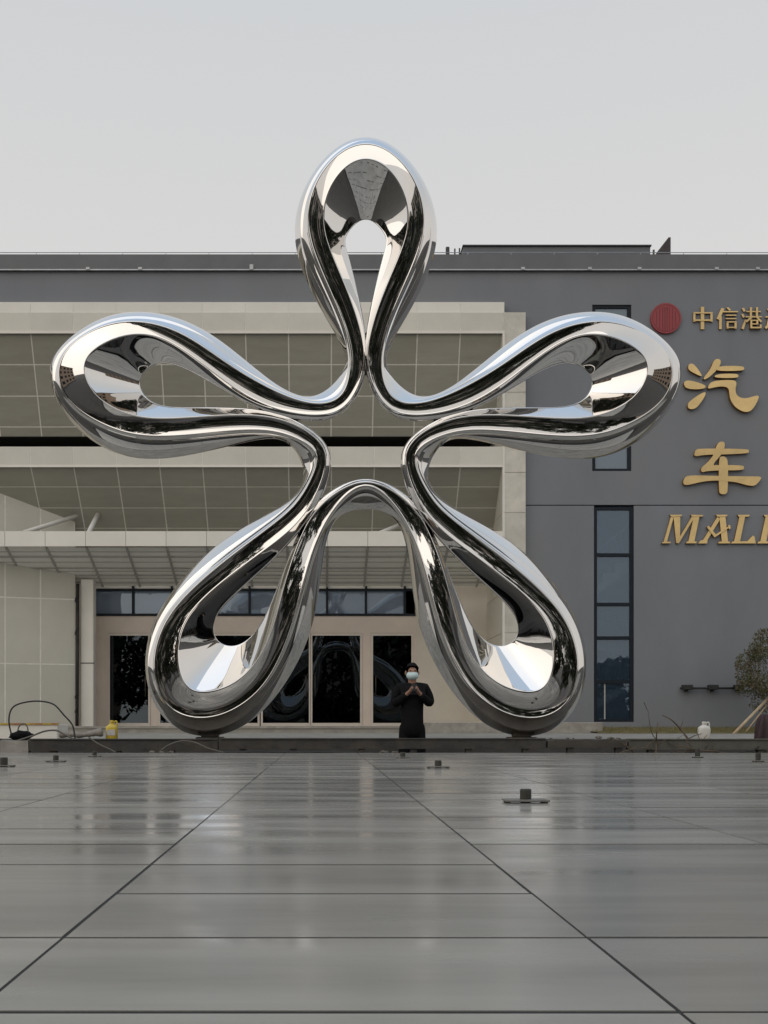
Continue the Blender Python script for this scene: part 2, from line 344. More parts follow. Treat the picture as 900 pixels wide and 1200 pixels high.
# ---- portal: fascia, beam, column, soffits
JP = [-0.874 + 1.16*k for k in range(-14, 6)]
def panel_row(parent, x_lo, x_hi, z0, z1, y, mat, gap=0.011, th=0.007, name='panel'):
    es = [x_lo] + [x for x in JP if x_lo + .1 < x < x_hi - .1] + [x_hi]
    for a, b_ in zip(es[:-1], es[1:]): box(name, a+gap, b_-gap, y-th, y, z0+gap, z1-gap, mat, parent)
fz0, fz1, fz2 = ZZ(388, DF), ZZ(366, DF), ZZ(353.5, DF)
cx0, cx1 = XX(590, DF), XX(616, DF)
fas = box('portal_fascia', XL, cx1-.02, DF, DW+.3, fz0, fz1, M['joint'], bld)
panel_row(fas, XL, cx0, fz0, fz1, DF, M['panel'])
cap = box('portal_cap', XL, cx0+.03, DF+.03, DW+.05, fz1+.001, fz2, M['joint'], bld)
panel_row(cap, XL, cx0+.03, fz1, fz2, DF+.03, M['panel_white'], gap=.008)
bz0, bz1 = ZZ(545, DF), ZZ(523.5, DF)
beam = box('portal_beam', XL, cx0, DF, DF+.35, bz0, bz1, M['joint'], bld)
panel_row(beam, XL, cx0, bz0, bz1, DF, M['panel'])
box('beam_edge', XL, cx0, DF-.03, DF+.02, bz0-.06, bz0, M['panel_white'], beam)
box('fascia_edge', XL, cx0, DF-.03, DF+.02, fz0-.07, fz0, M['panel_white'], fas)
column = box('portal_column', cx0, cx1, DF+.001, DD, BZ, fz1, M['joint'], bld)
zc = fz1; ZC = [fz1]
while zc > 0.2: zc -= 1.08; ZC.append(max(zc, TZ))
for a, b_ in zip(ZC[1:], ZC[:-1]):
    box('panel', cx0+.006, cx1-.006, DF-.02, DF, a+.008, b_-.008, M['stone_col'], column)
    for k in range(2):
        ya = DF + .01 + k*1.34; box('panel', cx0-.02, cx0, ya+.006, ya+1.33, a+.008, b_-.008, M['panel'], column)
box('corner_trim', cx0-.03, cx0+.03, DF-.035, DF-.0205, BZ, fz0, M['panel_white'], column)

def soffit(name, y0, z0, y1, z1, rows):
    """inclined panel ceiling running down and back; panels over a pale joint backing"""
    t = Vector((0, y1-y0, z1-z0)); n = Vector((0, -(z0-z1), -(y1-y0))).normalized()   # faces front and down
    def q(nm, x0, x1, a, b_, off, th, mat, par):
        vs = []
        for o_ in (off, off+th):
            for (x, s) in ((x0,a),(x1,a),(x1,b_),(x0,b_)):
                p = Vector((x, y0, z0)) + t*s - n*0 + n*(-o_); vs.append(p)
        return mesh_obj(nm, vs, [(0,1,2,3),(7,6,5,4),(0,4,5,1),(1,5,6,2),(2,6,7,3),(3,7,4,0)], mat, par)
    back = q(name, XL, cx0-.021, 0, 1, .007, .06, M['joint'], bld)
    es = [XL] + [x for x in JP if XL+.1 < x < cx0-.1] + [cx0-.025]
    for a, b_ in zip(rows[:-1], rows[1:]):
        for x0, x1 in zip(es[:-1], es[1:]): q('panel', x0+.017, x1-.017, a+.006, b_-.006, 0.001, .005, M['soffit'], back)
sy1, sz1 = 28.44, ZZ(512, 28.44)
soffit('upper_soffit', DF+.03, fz0-.02, sy1, sz1, [0, .30, .60, .90, 1.0])
s2y, s2z = 28.9, 5.6
soffit('lower_soffit', DF+.03, bz0-.02, s2y, s2z, [0, .27, .55, .83, 1.0])
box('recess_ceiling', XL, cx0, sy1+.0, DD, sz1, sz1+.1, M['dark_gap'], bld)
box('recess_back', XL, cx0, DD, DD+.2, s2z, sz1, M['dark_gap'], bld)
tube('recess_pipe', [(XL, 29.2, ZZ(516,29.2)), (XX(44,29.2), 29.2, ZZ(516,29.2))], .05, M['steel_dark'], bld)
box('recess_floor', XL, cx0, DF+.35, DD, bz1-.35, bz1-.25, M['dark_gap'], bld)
box('entrance_ceiling', XL, cx0, s2y, DD, s2z, s2z+.1, M['soffit'], bld)

# ---- angled side wall on the left, panelled
A0 = Vector((XX(-70, 27.42), 27.42)); A1 = Vector((XX(88, 28.5), 28.5)); ad = (A1-A0); al = ad.length; ad.normalize(); an = Vector((ad.y, -ad.x))
def awall(name, s0, s1, z0, z1, off, th, mat, par):
    vs = []
    for o_ in (off, off-th):
        for s, z in ((s0,z0),(s1,z0),(s1,z1),(s0,z1)):
            p = A0 + ad*s + an*o_; vs.append((p.x, p.y, z))
    return mesh_obj(name, vs, [(0,1,2,3),(7,6,5,4),(0,4,5,1),(1,5,6,2),(2,6,7,3),(3,7,4,0)], mat, par)
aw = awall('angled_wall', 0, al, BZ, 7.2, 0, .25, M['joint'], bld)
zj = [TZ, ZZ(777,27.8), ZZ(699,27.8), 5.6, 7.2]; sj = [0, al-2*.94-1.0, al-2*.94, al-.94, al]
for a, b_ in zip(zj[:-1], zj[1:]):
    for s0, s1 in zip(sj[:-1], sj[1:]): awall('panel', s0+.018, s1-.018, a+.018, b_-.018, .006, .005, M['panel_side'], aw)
colw = box('entrance_post', XX(94.5,28.6), XX(109.5,28.6), 28.6, 28.95, TZ, 4.45, M['panel_white'], bld, ch=.02)
box('post_joint', XX(94.4,28.6), XX(109.6,28.6), 28.59, 28.7, ZZ(777,28.6)-.012, ZZ(777,28.6)+.012, M['dark_gap'], colw)
bm = bmesh.new(); xg = XX(90.5,28.5)
for k, (zz) in enumerate((ZZ(703,28),ZZ(742,28),ZZ(818,28),ZZ(835,28))):
    add_tube(bm, spline([(xg-.02,28.45,zz-.25),(xg+.05,28.38,zz-.1),(xg-.03,28.4,zz+.02),(xg+.03,28.4,zz+.2)],5), .018, 6)
add_tube(bm, [(xg,28.47,TZ),(xg+.02,28.47,4.3)], .05, 6); bm_obj('loose_wiring', bm, M['black_rubber'], bld, True)

# ---- entrance wall, clerestory and doors
ez = ZZ(850, DD)
ex0, ex1 = XX(108, DD), XX(487, DD)
step = box('entrance_step', XX(70,28), cx0, 26.6, DD+.1, TZ-.05, ez-.02, M['pave'], bld)
box('step_edge', XX(70,28), cx0, 26.57, 26.6, ez-.075, ez-.015, M['concrete'], step)
cz0, cz1 = ZZ(722, DD), ZZ(690, DD)
DPX = [(129,174), (188,244), (246,302), (308,362), (366,422), (437,482)]
sur = bmesh.new()
dz0, dz1 = ZZ(849, DD), ZZ(742, DD)
add_box(sur, ex0, ex1, DD-.02, DD+.25, dz1, cz0)
prev = 108
for a, b_ in ((126.5,176.5), (185.5,424.5), (434.5,484)):
    add_box(sur, XX(prev,DD), XX(a,DD), DD-.02, DD+.25, ez-.05, dz1); prev = b_
add_box(sur, XX(484,DD), ex1, DD-.02, DD+.25, ez-.05, dz1)
bm_obj('door_surround', sur, M['beige'], bld)
for i, (a, b_) in enumerate(DPX):
    fr = bmesh.new(); x0, x1 = XX(a-2.3,DD), XX(b_+2.3,DD) ; fw = .058
    add_box(fr, x0, x0+fw, DD-.045, DD+.03, ez-.02, dz1-.01); add_box(fr, x1-fw, x1, DD-.045, DD+.03, ez-.02, dz1-.01)
    add_box(fr, x0+fw, x1-fw, DD-.045, DD+.03, dz1-.075, dz1-.01); add_box(fr, x0+fw, x1-fw, DD-.045, DD+.03, ez-.02, ez+.07)
    d_ = bm_obj('door', fr, M['alu'], bld)
    box('pane', x0+fw, x1-fw, DD-.012, DD-.004, ez+.07, dz1-.075, M['glass_door'], d_)
    hx = x1-.14 if i in (0,1,3) else x0+.14
    bm = bmesh.new(); add_tube(bm, [(hx, DD-.085, ez+.85), (hx, DD-.085, ez+1.45)], .014, 8)
    for zz in (.92, 1.38): add_tube(bm, [(hx, DD-.085, ez+zz), (hx, DD-.02, ez+zz)], .009, 6)
    bm_obj('handle', bm, M['steel_dark'], d_, True)
cl = bmesh.new(); cx_l, cx_r = XX(109.5,DD), XX(487,DD)
add_box(cl, cx_l, cx_r, DD-.06, DD+.06, cz0+.003, cz0+.07); add_box(cl, cx_l, cx_r, DD-.06, DD+.06, cz1-.07, cz1)
MU = [111 + 45.4*k for k in range(9)]
for p in MU: add_box(cl, XX(p,DD)-.035, XX(p,DD)+.035, DD-.07, DD+.07, cz0+.071, cz1-.071)
clo = bm_obj('clerestory_window', cl, M['navy'], bld)
for a, b_ in zip(MU, MU[1:]): box('pane', XX(a,DD)+.036, XX(b_,DD)-.036, DD-.01, DD-.002, cz0+.071, cz1-.071, M['glass_sky_tinted'], clo)
for p in MU: box('bracket', XX(p,DD)-.03, XX(p,DD)+.03, DD-.12, DD+.02, cz1+.001, cz1+.2, M['navy'], clo)
box('lintel', XX(100,DD), cx_r, DD-.01, DD+.2, cz1, s2z, M['panel_white'], bld)
box('cream_wall', ex1, cx0, DD-.03, DD+.2, BZ, s2z, M['cream'], bld)
box('wall_joint', XX(541,DD), XX(542,DD), DD-.036, DD-.029, BZ, 4.4, M['beige'], bld)
box('far_left_wall', XL, ex0, DD, DD+.2, BZ, s2z, M['cream'], bld)
# lobby behind the glass
box('lobby_back', XL, cx0, 37, 37.2, BZ, 5.4, M['room_dark'], bld); box('lobby_floor', XL, cx0+1, DD+.2, 37, ez-.1, ez-.02, M['room_dark'], bld)
box('lobby_ceiling', XL, cx0+1, DD+.26, 37, 5.2, 5.4, M['room_dark'], bld)
box('lobby_side', cx0+.7, cx0+.9, DD+.26, 37, BZ, 5.4, M['room_dark'], bld)

# ---- canopy: shallow slope falling towards the doors, inside the recess
c1, cb = 27.0, 29.15
cz_ = ZZ(640, c1); SL = -.375
zt = ZZ(622.5, c1)
CJ = [1.25 + 1.075*k for k in range(-14, 4)]
CXL, CXR = CJ[0], cx0 - .06
def cbox(name, x0, x1, y0, y1, t0, t1, mat, parent):
    vs = [(x, y, cz_ + SL*(y-c1) + t) for t in (t0, t1) for (x, y) in ((x0,y0),(x1,y0),(x1,y1),(x0,y1))]
    return mesh_obj(name, vs, [(3,2,1,0),(4,5,6,7),(0,1,5,4),(1,2,6,5),(2,3,7,6),(3,0,4,7)], mat, parent)
can = box('canopy', CXL, CXR, c1+.03, c1+.12, cz_+.02, zt-.02, M['canopy_metal'], bld)
for a, b_ in zip(CJ, CJ[1:] + [CXR]):
    if b_ - a < .1: continue
    box('fascia_panel', a+.006, b_-.006, c1, c1+.03, cz_, zt, M['panel_white'], can)
for x in CJ: cbox('cross_beam', x-.03, x+.03, c1+.12, cb, 0, .05, M['canopy_metal'], can)
PU = [27.56, 28.14, 28.52, 28.92]
for y in PU: cbox('purlin', CXL, CXR, y-.026, y+.026, .006, .04, M['canopy_metal'], can)
gm, gnt, gb = mat_new('white_canopy_glass'); gb.inputs['Base Color'].default_value = (.93,.92,.87,1); gb.inputs['Roughness'].default_value = .4
tl = gnt.nodes.new('ShaderNodeBsdfTranslucent'); tl.inputs[0].default_value = (.95,.95,.89,1)
tcg = gnt.nodes.new('ShaderNodeTexCoord'); mpg = gnt.nodes.new('ShaderNodeMapping'); mpg.inputs['Scale'].default_value = (.4,9,1); gnt.links.new(tcg.outputs['Object'], mpg.inputs[0])
nzg = N(gnt, 'ShaderNodeTexNoise', Scale=1.0, Detail=3.0); gnt.links.new(mpg.outputs[0], nzg.inputs['Vector'])
mrg = N(gnt, 'ShaderNodeMapRange'); mrg.inputs['From Min'].default_value=.35; mrg.inputs['From Max'].default_value=.65; mrg.inputs['To Min'].default_value=.12; mrg.inputs['To Max'].default_value=.42
gnt.links.new(nzg.outputs['Fac'], mrg.inputs['Value'])
mg = gnt.nodes.new('ShaderNodeMixShader'); gnt.links.new(mrg.outputs[0], mg.inputs[0]); gnt.links.new(gb.outputs[0], mg.inputs[1]); gnt.links.new(tl.outputs[0], mg.inputs[2]); gnt.links.new(mg.outputs[0], gnt.nodes['Material Output'].inputs[0])
ye = [c1+.13] + PU + [cb]
for a, b_ in zip(CJ, CJ[1:] + [CXR]):
    if b_ < -11 or b_ - a < .1: continue
    for y0, y1 in zip(ye[:-1], ye[1:]): cbox('glass_panel', a+.01, b_-.01, y0+.005, y1-.005, .034, .046, gm, can)
    for y in (27.33, 27.85, 28.33, 28.72): cbox('glazing_bar', a+.032, b_-.032, y-.010, y+.010, .022, .033, M['canopy_metal'], can)
def rod(p, d0, q, d1, r_=.06): tube('tie_rod', [U(*p, d0), U(*q, d1)], r_, M['rod'], can, 10)
rod((28,624), 27.1, (97,602.5), 28.55); rod((103.5,625), 27.1, (116,600), 28.5, .065); rod((440,627), 27.1, (476,612), 28.6, .06)

# ---- windows in the grey wall
def window(name, x0, x1, z0, z1, bars, ywin, gm_=None):
    fw = .075; bm = bmesh.new()
    add_box(bm, x0, x0+fw+.02, ywin-.05, ywin+.06, z0, z1); add_box(bm, x1-fw-.02, x1, ywin-.05, ywin+.06, z0, z1)
    add_box(bm, x0+fw+.02, x1-fw-.02, ywin-.05, ywin+.06, z0, z0+fw); add_box(bm, x0+fw+.02, x1-fw-.02, ywin-.05, ywin+.06, z1-fw, z1)
    wo = bm_obj(name, bm, M['navy'], bld)
    for z in bars: box('transom', x0+fw+.02, x1-fw-.02, ywin-.055, ywin+.05, z-.045, z+.045, M['navy'], wo)
    lv = [z0+fw] + sum([[z-.045, z+.045] for z in sorted(bars)], []) + [z1-fw]
    for a, b_ in zip(lv[::2], lv[1::2]):
        box('pane', x0+fw+.02, x1-fw-.02, ywin-.006, ywin+.002, a, b_, gm_ or M['glass_win'], wo)
    return wo
yw = DW + .09
sw = window('stair_window', wx0, wx1, wz0, wz1, [ZZ(p, DW) for p in (650, 708, 747.5, 799)], yw)
box('mullion', XX(709.5,DW)-.015, XX(709.5,DW)+.015, yw-.03, yw-.007, wz0+.075, ZZ(799,DW)-.046, M['canopy_metal'], sw)
uw = window('upper_window', ux0, ux1, uz0, uz1, [ZZ(p, DW) for p in (421, 486)], yw, M['glass_upper'])
for (x0, x1) in ((wx0-.2, wx1+.2),):
    box('stairwell_back', x0-1.2, x1+1.2, 31.5, 31.6, BZ, TOP-.3, M['room'], bld)
    box('stairwell_side', x0-1.2, x0-1.1, DW+.3, 31.5, BZ, TOP-.3, M['room'], bld); box('stairwell_side', x1+1.1, x1+1.2, DW+.3, 31.5, BZ, TOP-.3, M['room'], bld)
def flight(z0, z1, xa, xb, y0, y1):
    bm = bmesh.new(); n = 9; pts = []
    for k in range(n):
        x = xa + (xb-xa)*k/n; z = z0 + (z1-z0)*k/n; pts += [(x, z), (x, z + (z1-z0)/n)]
    pts += [(xb, z1), (xb, z1-.28), (xa + (xb-xa)*.04, z0-.05)]
    add_prism(bm, pts, y0, y1); st = bm_obj('staircase', bm, M['stair'], bld)
    rb = bmesh.new(); add_tube(rb, [(xa, y0, z0+1.0), (xb, y0, z1+1.0)], .025, 6); add_tube(rb, [(xa, y0, z0+.75), (xb, y0, z1+.75)], .015, 6)
    for k in range(11):
        x = xa + (xb-xa)*k/10; z = z0 + (z1-z0)*k/10; add_tube(rb, [(x, y0, z+.1), (x, y0, z+1.0)], .010, 5)
    bm_obj('stair_railing', rb, M['rail'], st)
xm0, xm1 = wx0-1.0, wx1+1.0
flight(.2, 2.2, xm0, xm1, 27.95, 29.1); flight(2.2, 3.2, xm1, xm0, 29.3, 30.4); flight(3.2, 5.6, xm0, xm1, 27.95, 29.1); flight(5.6, 8.0, xm1, xm0, 29.3, 30.4)
box('landing', xm0-.1, xm1+.1, DW+.35, 28.6, ZZ(799,DW)-.12, ZZ(799,DW)-.02, M['stair'], bld)
rb = bmesh.new(); zl = ZZ(799,DW)
for k in range(5): add_tube(rb, [(wx0+.1+k*.24, 28.3, zl), (wx0+.1+k*.24, 28.3, zl+.6)], .012, 5)
add_tube(rb, [(wx0-.2, 28.3, zl+.6), (wx1+.2, 28.3, zl+.6)], .02, 6); bm_obj('landing_railing', rb, M['rail'], bld)

# ---- wall light bar
lb = empty('wall_light_bar', U(833, 806, DW-.1), 'thin black light bar with three heads fixed low on the grey wall', 'wall light')
tube('bar', [U(797,806.5,DW-.12), U(871,806.5,DW-.12)], .032, M['black_rubber'], lb)
for p in (803, 833, 863):
    a = U(p-5.5, 808.5, DW); b_ = U(p+5.5, 802.8, DW); box('lamp_head', a.x, b_.x, DW-.24, DW-.06, a.z, b_.z, M['black_rubber'], lb, ch=.01)
    box('bracket', a.x+.1, a.x+.16, DW-.14, DW+.02, a.z-.05, a.z+.02, M['black_rubber'], lb)

# ================================================================== SIGNS
def glyph(name, strokes, S, ox, oy, parent, mat, y=DW, th=.10):
    bm = bmesh.new()
    for i, st in enumerate(strokes):
        pts = [(XX(ox + a/S, y), ZZ(oy + b/S, y)) for a, b in st]
        add_prism(bm, pts, y-th-.004*i, y+.02)
    o = bm_obj(name, bm, mat, parent); o.data.materials.append(M['gold_side'])
    for p in o.data.polygons:
        if abs(p.normal.y) < .5: p.material_index = 1
    return o
def rect(a, b, c, d): return [(a,b),(c,b),(c,d),(a,d)]
def smooth_poly(pts, it=2):
    for _ in range(it):
        q = []
        for i in range(len(pts)):
            a, b = pts[i], pts[(i+1)%len(pts)]
            q += [(a[0]*.75+b[0]*.25, a[1]*.75+b[1]*.25), (a[0]*.25+b[0]*.75, a[1]*.25+b[1]*.75)]
        pts = q
    return pts
big = empty('gold_character_sign', U(840, 500, DW), 'two large brush-style gold characters 汽 and 车 on the grey wall', 'sign')
qi = [[(543,640),(550,628),(570,630),(605,680),(600,685),(565,668),(545,655)], [(523,718),(530,703),(560,703),(620,723),(618,737),(580,742),(535,738)],
      [(620,750),(618,770),(590,812),(570,828),(545,828),(540,810),(548,795),(585,768)], [(608,694),(640,655),(655,615),(670,607),(685,613),(685,630),(675,650),(640,685),(615,700)],
      [(668,640),(780,639),(790,650),(782,661),(660,662)], [(653,692),(665,675),(755,673),(764,683),(757,693)],
      [(628,732),(640,712),(670,703),(745,701),(755,715),(748,740),(752,765),(770,780),(800,782),(830,772),(852,768),(848,790),(825,830),(805,842),(780,840),(745,818),(725,785),(722,755),(718,735),(690,728),(650,735),(630,740)]]
glyph('character', [smooth_poly(s) for s in qi], 3.75, 660, 260, big, M['gold'])
che = [[(335,340),(345,310),(375,300),(740,303),(747,322),(738,337),(560,345),(400,348),(350,360),(335,352)],
       [(490,310),(515,252),(555,248),(564,265),(560,300),(540,345),(465,428),(520,425),(700,426),(710,445),(700,464),(520,465),(430,470),(395,480),(383,465),(390,440),(430,410),(480,350)],
       [(518,375),(540,358),(570,364),(587,395),(587,600),(578,643),(533,645),(518,625)],
       [(248,552),(262,518),(295,502),(500,507),(760,511),(842,511),(825,545),(790,582),(740,580),(650,554),(590,548),(500,540),(400,548),(300,573),(258,576)]]
glyph('character', [smooth_poly(s) for s in che], 6.43, 760, 480, big, M['gold'])
mall = empty('gold_mall_sign', U(845, 640, DW), 'gold slanted serif letters reading MALL on the grey wall', 'sign')
Ms = [[(165,800),(186,800),(130,1008),(105,1008)], [(180,800),(232,800),(230,1000),(202,1010)], [(200,1010),(222,1010),(345,805),(322,805)], [(335,800),(378,800),(335,1008),(290,1008)],
      [(152,797),(245,797),(238,809),(165,812)], [(310,797),(405,799),(396,811),(318,811)], [(90,1012),(102,1000),(158,1000),(156,1012)], [(270,1012),(282,998),(352,998),(350,1012)]]
As = [[(512,812),(532,830),(428,1000),(395,1000)], [(525,800),(570,800),(592,1005),(545,1005)], [(364,1012),(388,988),(437,988),(433,1012)], [(513,1012),(525,998),(600,998),(609,1012)],
      [(498,797),(585,797),(580,809),(508,811)], [(430,890),(443,878),(500,948),(490,970)], [(488,968),(492,948),(592,885),(600,893)], [(588,878),(603,874),(609,900),(597,906)]]
Ls = [[(680,800),(722,800),(680,1005),(635,1005)], [(662,797),(755,797),(746,810),(672,812)], [(613,1012),(625,997),(735,995),(778,952),(790,962),(799,1012)]]
for st, dx in ((Ms,0),(As,0),(Ls,0),(Ls,197)):
    glyph('letter', [[(a+dx,b) for a, b in s] for s in st], 6.43, 760, 480, mall, M['gold'], th=.07)
small = empty('small_gold_character_sign', U(860, 374, DW), 'row of small gold characters beginning 中信港 beside the red disc', 'sign')
zhong = [rect(452,115,475,262), rect(403,150,417,214), rect(515,150,530,214), rect(404,151,529,160), rect(405,199,528,209)]
xin = [[(588,122),(608,128),(575,200),(556,194)], rect(573,178,590,262), [(620,122),(632,118),(652,136),(640,142)], rect(598,144,697,152), rect(615,168,685,175), rect(615,191,685,198), rect(620,214,633,262), rect(672,214,686,262), rect(621,213,685,221), rect(621,250,685,257)]
gang = [[(722,126),(736,120),(748,142),(735,148)], [(718,166),(732,160),(742,182),(730,188)], [(742,198),(752,204),(735,264),(718,258)], rect(752,143,846,151), rect(745,178,852,186), rect(773,120,787,183), rect(813,120,827,183),
        [(775,185),(790,190),(752,220),(743,213)], [(812,185),(824,183),(853,212),(842,220)], rect(776,204,826,211), rect(814,204,827,236), rect(776,228,826,235), rect(774,204,786,258), rect(775,251,846,261), rect(835,236,847,258)]
tong = [[(888,130),(900,124),(914,146),(902,152)], [(878,178),(908,176),(908,184),(878,187)], [(898,178),(910,180),(898,238),(885,236)], [(872,250),(896,228),(1000,250),(1004,262),(900,250),(880,262)], rect(925,128,990,136), rect(925,160,992,168), rect(925,186,992,193), rect(925,128,936,240), rect(981,128,992,240), rect(953,128,964,240)]
for st in (zhong, xin, gang, tong): glyph('character', st, 5.625, 740, 340, small, M['gold'], th=.05)
em = empty('red_disc_emblem', U(779, 374, DW), 'round red emblem with dark vertical line pattern on the grey wall', 'emblem')
ec = U(779.5, 374, DW); er = 17.8*DW/F
def disc(name, r0, r1, y0, y1, mat, a0=0, a1=2*math.pi, n=48):
    bm = bmesh.new(); full = a1-a0 > 6.28
    ks = n if full else n+1
    def ring(r, y): return [bm.verts.new((ec.x+r*math.sin(a0+(a1-a0)*k/n), y, ec.z+r*math.cos(a0+(a1-a0)*k/n))) for k in range(ks)]
    o0, o1 = ring(r1, y0), ring(r1, y1)
    if r0 == 0:
        bm.faces.new(o0); bm.faces.new(o1)
        for k in range(n): bm.faces.new((o0[k], o0[(k+1)%ks], o1[(k+1)%ks], o1[k]))
    else:
        i0, i1 = ring(r0, y0), ring(r0, y1)
        for k in range(n):
            j = (k+1)%ks
            for q in ((o0[k],o0[j],i0[j],i0[k]), (o1[k],o1[j],i1[j],i1[k]), (o0[k],o0[j],o1[j],o1[k]), (i0[k],i0[j],i1[j],i1[k])): bm.faces.new(q)
    return bm_obj(name, bm, mat, em)
disc('disc', 0, er, DW-.07, DW+.02, M['red'])
disc('rim_line', er*.86, er*.9, DW-.074, DW-.069, M['red_dark'])
for fx, h in ((-.62,.5),(-.42,.72),(-.22,.80),(-.07,.82),(.07,.82),(.22,.80),(.42,.72),(.62,.5)):
    box('line', ec.x+fx*er-.012, ec.x+fx*er+.012, DW-.074, DW-.069, ec.z-h*er, ec.z+h*er*.9, M['red_dark'], em)

# ================================================================== SCULPTURE
SD = 15.5; MIR = 428.7
ST = [  # O outer edge, A1, A2 outer creases, B inner crest, H hole edge (photo pixels) from the top tip clockwise to the arch
((428.7,161),(428.7,164),(428.7,168),(428.7,186),(428.7,257)),
((452,166),(451.5,169),(451,173.5),(443,189.5),(435,258.5)),
((474,182),(473,185.5),(471,190),(456,199),(441,262)),
((496,209),(493,211.5),(489,214.5),(468,215),(447,269)),
((507,236),(502,237),(494.5,240),(476,234),(451.5,276)),
((511,262),(504.5,262),(496,260),(479,256),(453,283)),
((511,284),(503,283),(493.5,281),(475,280),(452,291)),
((507,304),(499,303),(488,301.5),(467,301),(448,304)),
((496,337),(484.5,335),(475,332),(454,332),(441.5,333)),
((479,368),(467,366),(460,364),(441.5,364),(434.5,363)),
((462,395),(455,392),(451.5,391),(434,392),(429.6,391)),
((453,414),(449.5,414),(447.3,414),(431.5,416),(428.9,415)),
((453.5,429),(450.5,431),(447.8,432),(432,433),(428.9,432)),
((459.5,440),(455,443.5),(450.5,447),(438,452),(434,450)),
((467.5,450),(462,456.5),(457,462.5),(449,471),(443,467)),
((478,458.5),(473,465),(467.5,470),(461,482),(455,482)),
((490,463),(488.5,468),(487,471.8),(481,485),(475,490.5)),
((504,464),(504,466.5),(504,469),(501,484.5),(497,492)),
((525,456.5),(528,458.5),(530.5,461),(534,480.5),(528,487)),
((551,437),(556,440),(560,443.5),(563,467),(560,476.5)),
((573,419),(577.5,424),(583,431),(590,449),(590,459)),
((597,401),(600.5,406),(607,415.5),(615.5,430.5),(617.5,442.5)),
((622,384),(624.5,389),(630,397.5),(641,411),(640.5,431)),
((650,372),(652,377),(656,385.5),(663,398),(656,426)),
((680,366),(680.5,371.5),(682,378.2),(683,392.5),(668,425)),
((709,366),(708,371),(707,376.5),(703,391.5),(678,428)),
((735,371),(733,375),(730,380),(722,396),(685,432.5)),
((758,383),(754,386),(750,388.5),(738,403.5),(689.5,437)),
((779,399),(773,398.5),(767,398.5),(750,412),(692.3,441.5)),
((793,415),(788,413),(780.5,411.8),(756.5,421),(694,446)),
((799,430),(795,428),(787.5,427),(759,431.5),(694,450)),
((798.5,446),(795.5,444),(788,443.5),(757,442.5),(693,454.5)),
((793,464),(790,461),(782.5,459.5),(751.5,453.5),(691,459)),
((783,482),(779.5,478),(772.5,473),(744.5,463),(688,464)),
((767,502),(763.5,496.5),(756.5,485.5),(733.5,472.5),(682.5,469)),
((744,520.5),(741.5,513),(736,497),(717,481),(674,474)),
((716,533),(714.5,524.5),(711,506.5),(697.5,487.3),(662,477)),
((687,538.5),(687,528),(686,510.5),(676,489.8),(645,477.8)),
((655,536),(656,526.5),(656.5,511),(652,489.5),(625,477.8)),
((618,530),(619,521),(620,507.5),(620,487.5),(600,478)),
((590,523),(590,516),(590,505),(588,486.3),(575,479)),
((562,517),(562,512),(561,503.3),(557,486),(551,481)),
((541,514),(540,510),(538,504.5),(532,490),(526,487)),
((527,515.5),(522,512.5),(517.5,511),(508,499),(504,496)),
((517,523),(508,520.5),(500.5,518.5),(490,511),(486.5,510.5)),
((509,533),(498.5,530),(491,527),(480,522.5),(476,522)),
((503.5,545),(494,541),(485.5,536),(475.5,535),(471.5,534.5)),
((502,557),(495,553),(488.3,549),(477,550),(472,550)),
((505,570.5),(500,567),(494.5,562.5),(482,567),(476,567.5)),
((514,582),(509.5,581),(504,580),(490,584),(482,584)),
((528,592.5),(522.5,594.5),(515,595.5),(501,603),(494.5,604)),
((545,602.5),(539,606.5),(530.5,607.5),(516,619.5),(509,625)),
((567,615.5),(560.5,621),(552.5,625),(535,635),(527.5,645)),
((593,631),(586,638),(577,644),(558.5,652.5),(548.5,666)),
((615,648),(608,655),(600,661.5),(582,670),(570,685.5)),
((635,668),(628.5,672),(622,680),(603.5,687),(587.5,701.5)),
((653,689.5),(648,692),(640,699),(621,704),(599,714)),
((668,711),(663.5,712),(654.5,714.5),(634.5,718.5),(605,725)),
((679,733),(674.5,733),(666,734),(643.5,736),(607.3,735)),
((685,755),(681.5,755),(673,754.5),(648.3,754),(606.5,742.5)),
((687,777),(684,777),(676.5,776),(649,773),(604,748.5)),
((685,799.5),(682,799),(675,797.5),(645,792.5),(600,753)),
((678,822),(675,820),(668,818),(638,804.5),(595,755.5)),
((665,842),(661.5,838),(655,831.5),(628,809.3),(589.5,757)),
((646,856.5),(643,851),(637,840),(615,810),(584,757)),
((623,863),(621.5,856),(615,841.3),(600,807.5),(577,755.5)),
((599,861),(599,853),(594,836),(584,800.5),(570,752)),
((577,853),(578,844),(574.5,825.5),(569,789),(562,745)),
((557,840),(560,828.5),(558.5,812),(557,774.5),(554,735)),
((537,820),(542.5,808),(544,796.5),(546.5,756.5),(546,720.5)),
((520,796),(527,784),(530.5,772.5),(538,735.5),(538,703)),
((506,769.5),(514,757),(519.5,744),(531,711.5),(530,682.5)),
((495,745.5),(504,731),(511,715.5),(525,688),(522.3,662)),
((487,717),(497,703),(503.5,688),(518.5,666),(515,642)),
((483,687),(491,676),(497,663),(511.5,646),(508.3,625.5)),
((479,656),(486,649),(491,646),(504,627.5),(499.5,610.5)),
((474,631),(480,628),(484,628.5),(495.5,610.5),(491,597.5)),
((467,614),(473,613),(476,612),(485.5,596),(483.5,588)),
((458,604),(464,600.5),(466.7,598),(473,584.5),(474,580)),
((446,599.2),(452,590.5),(455,583.7),(458.5,574),(460,571)),
((437,597.5),(441,583.5),(442,572.8),(443.5,567),(444.5,564)),
((428.7,597),(428.7,581),(428.7,568.5),(428.7,564.3),(428.7,561.5)),
]
half = np.array(ST, float)                                   # (n,5,2)
mir = half[1:-1][::-1].copy(); mir[:,:,0] = 2*MIR - mir[:,:,0]
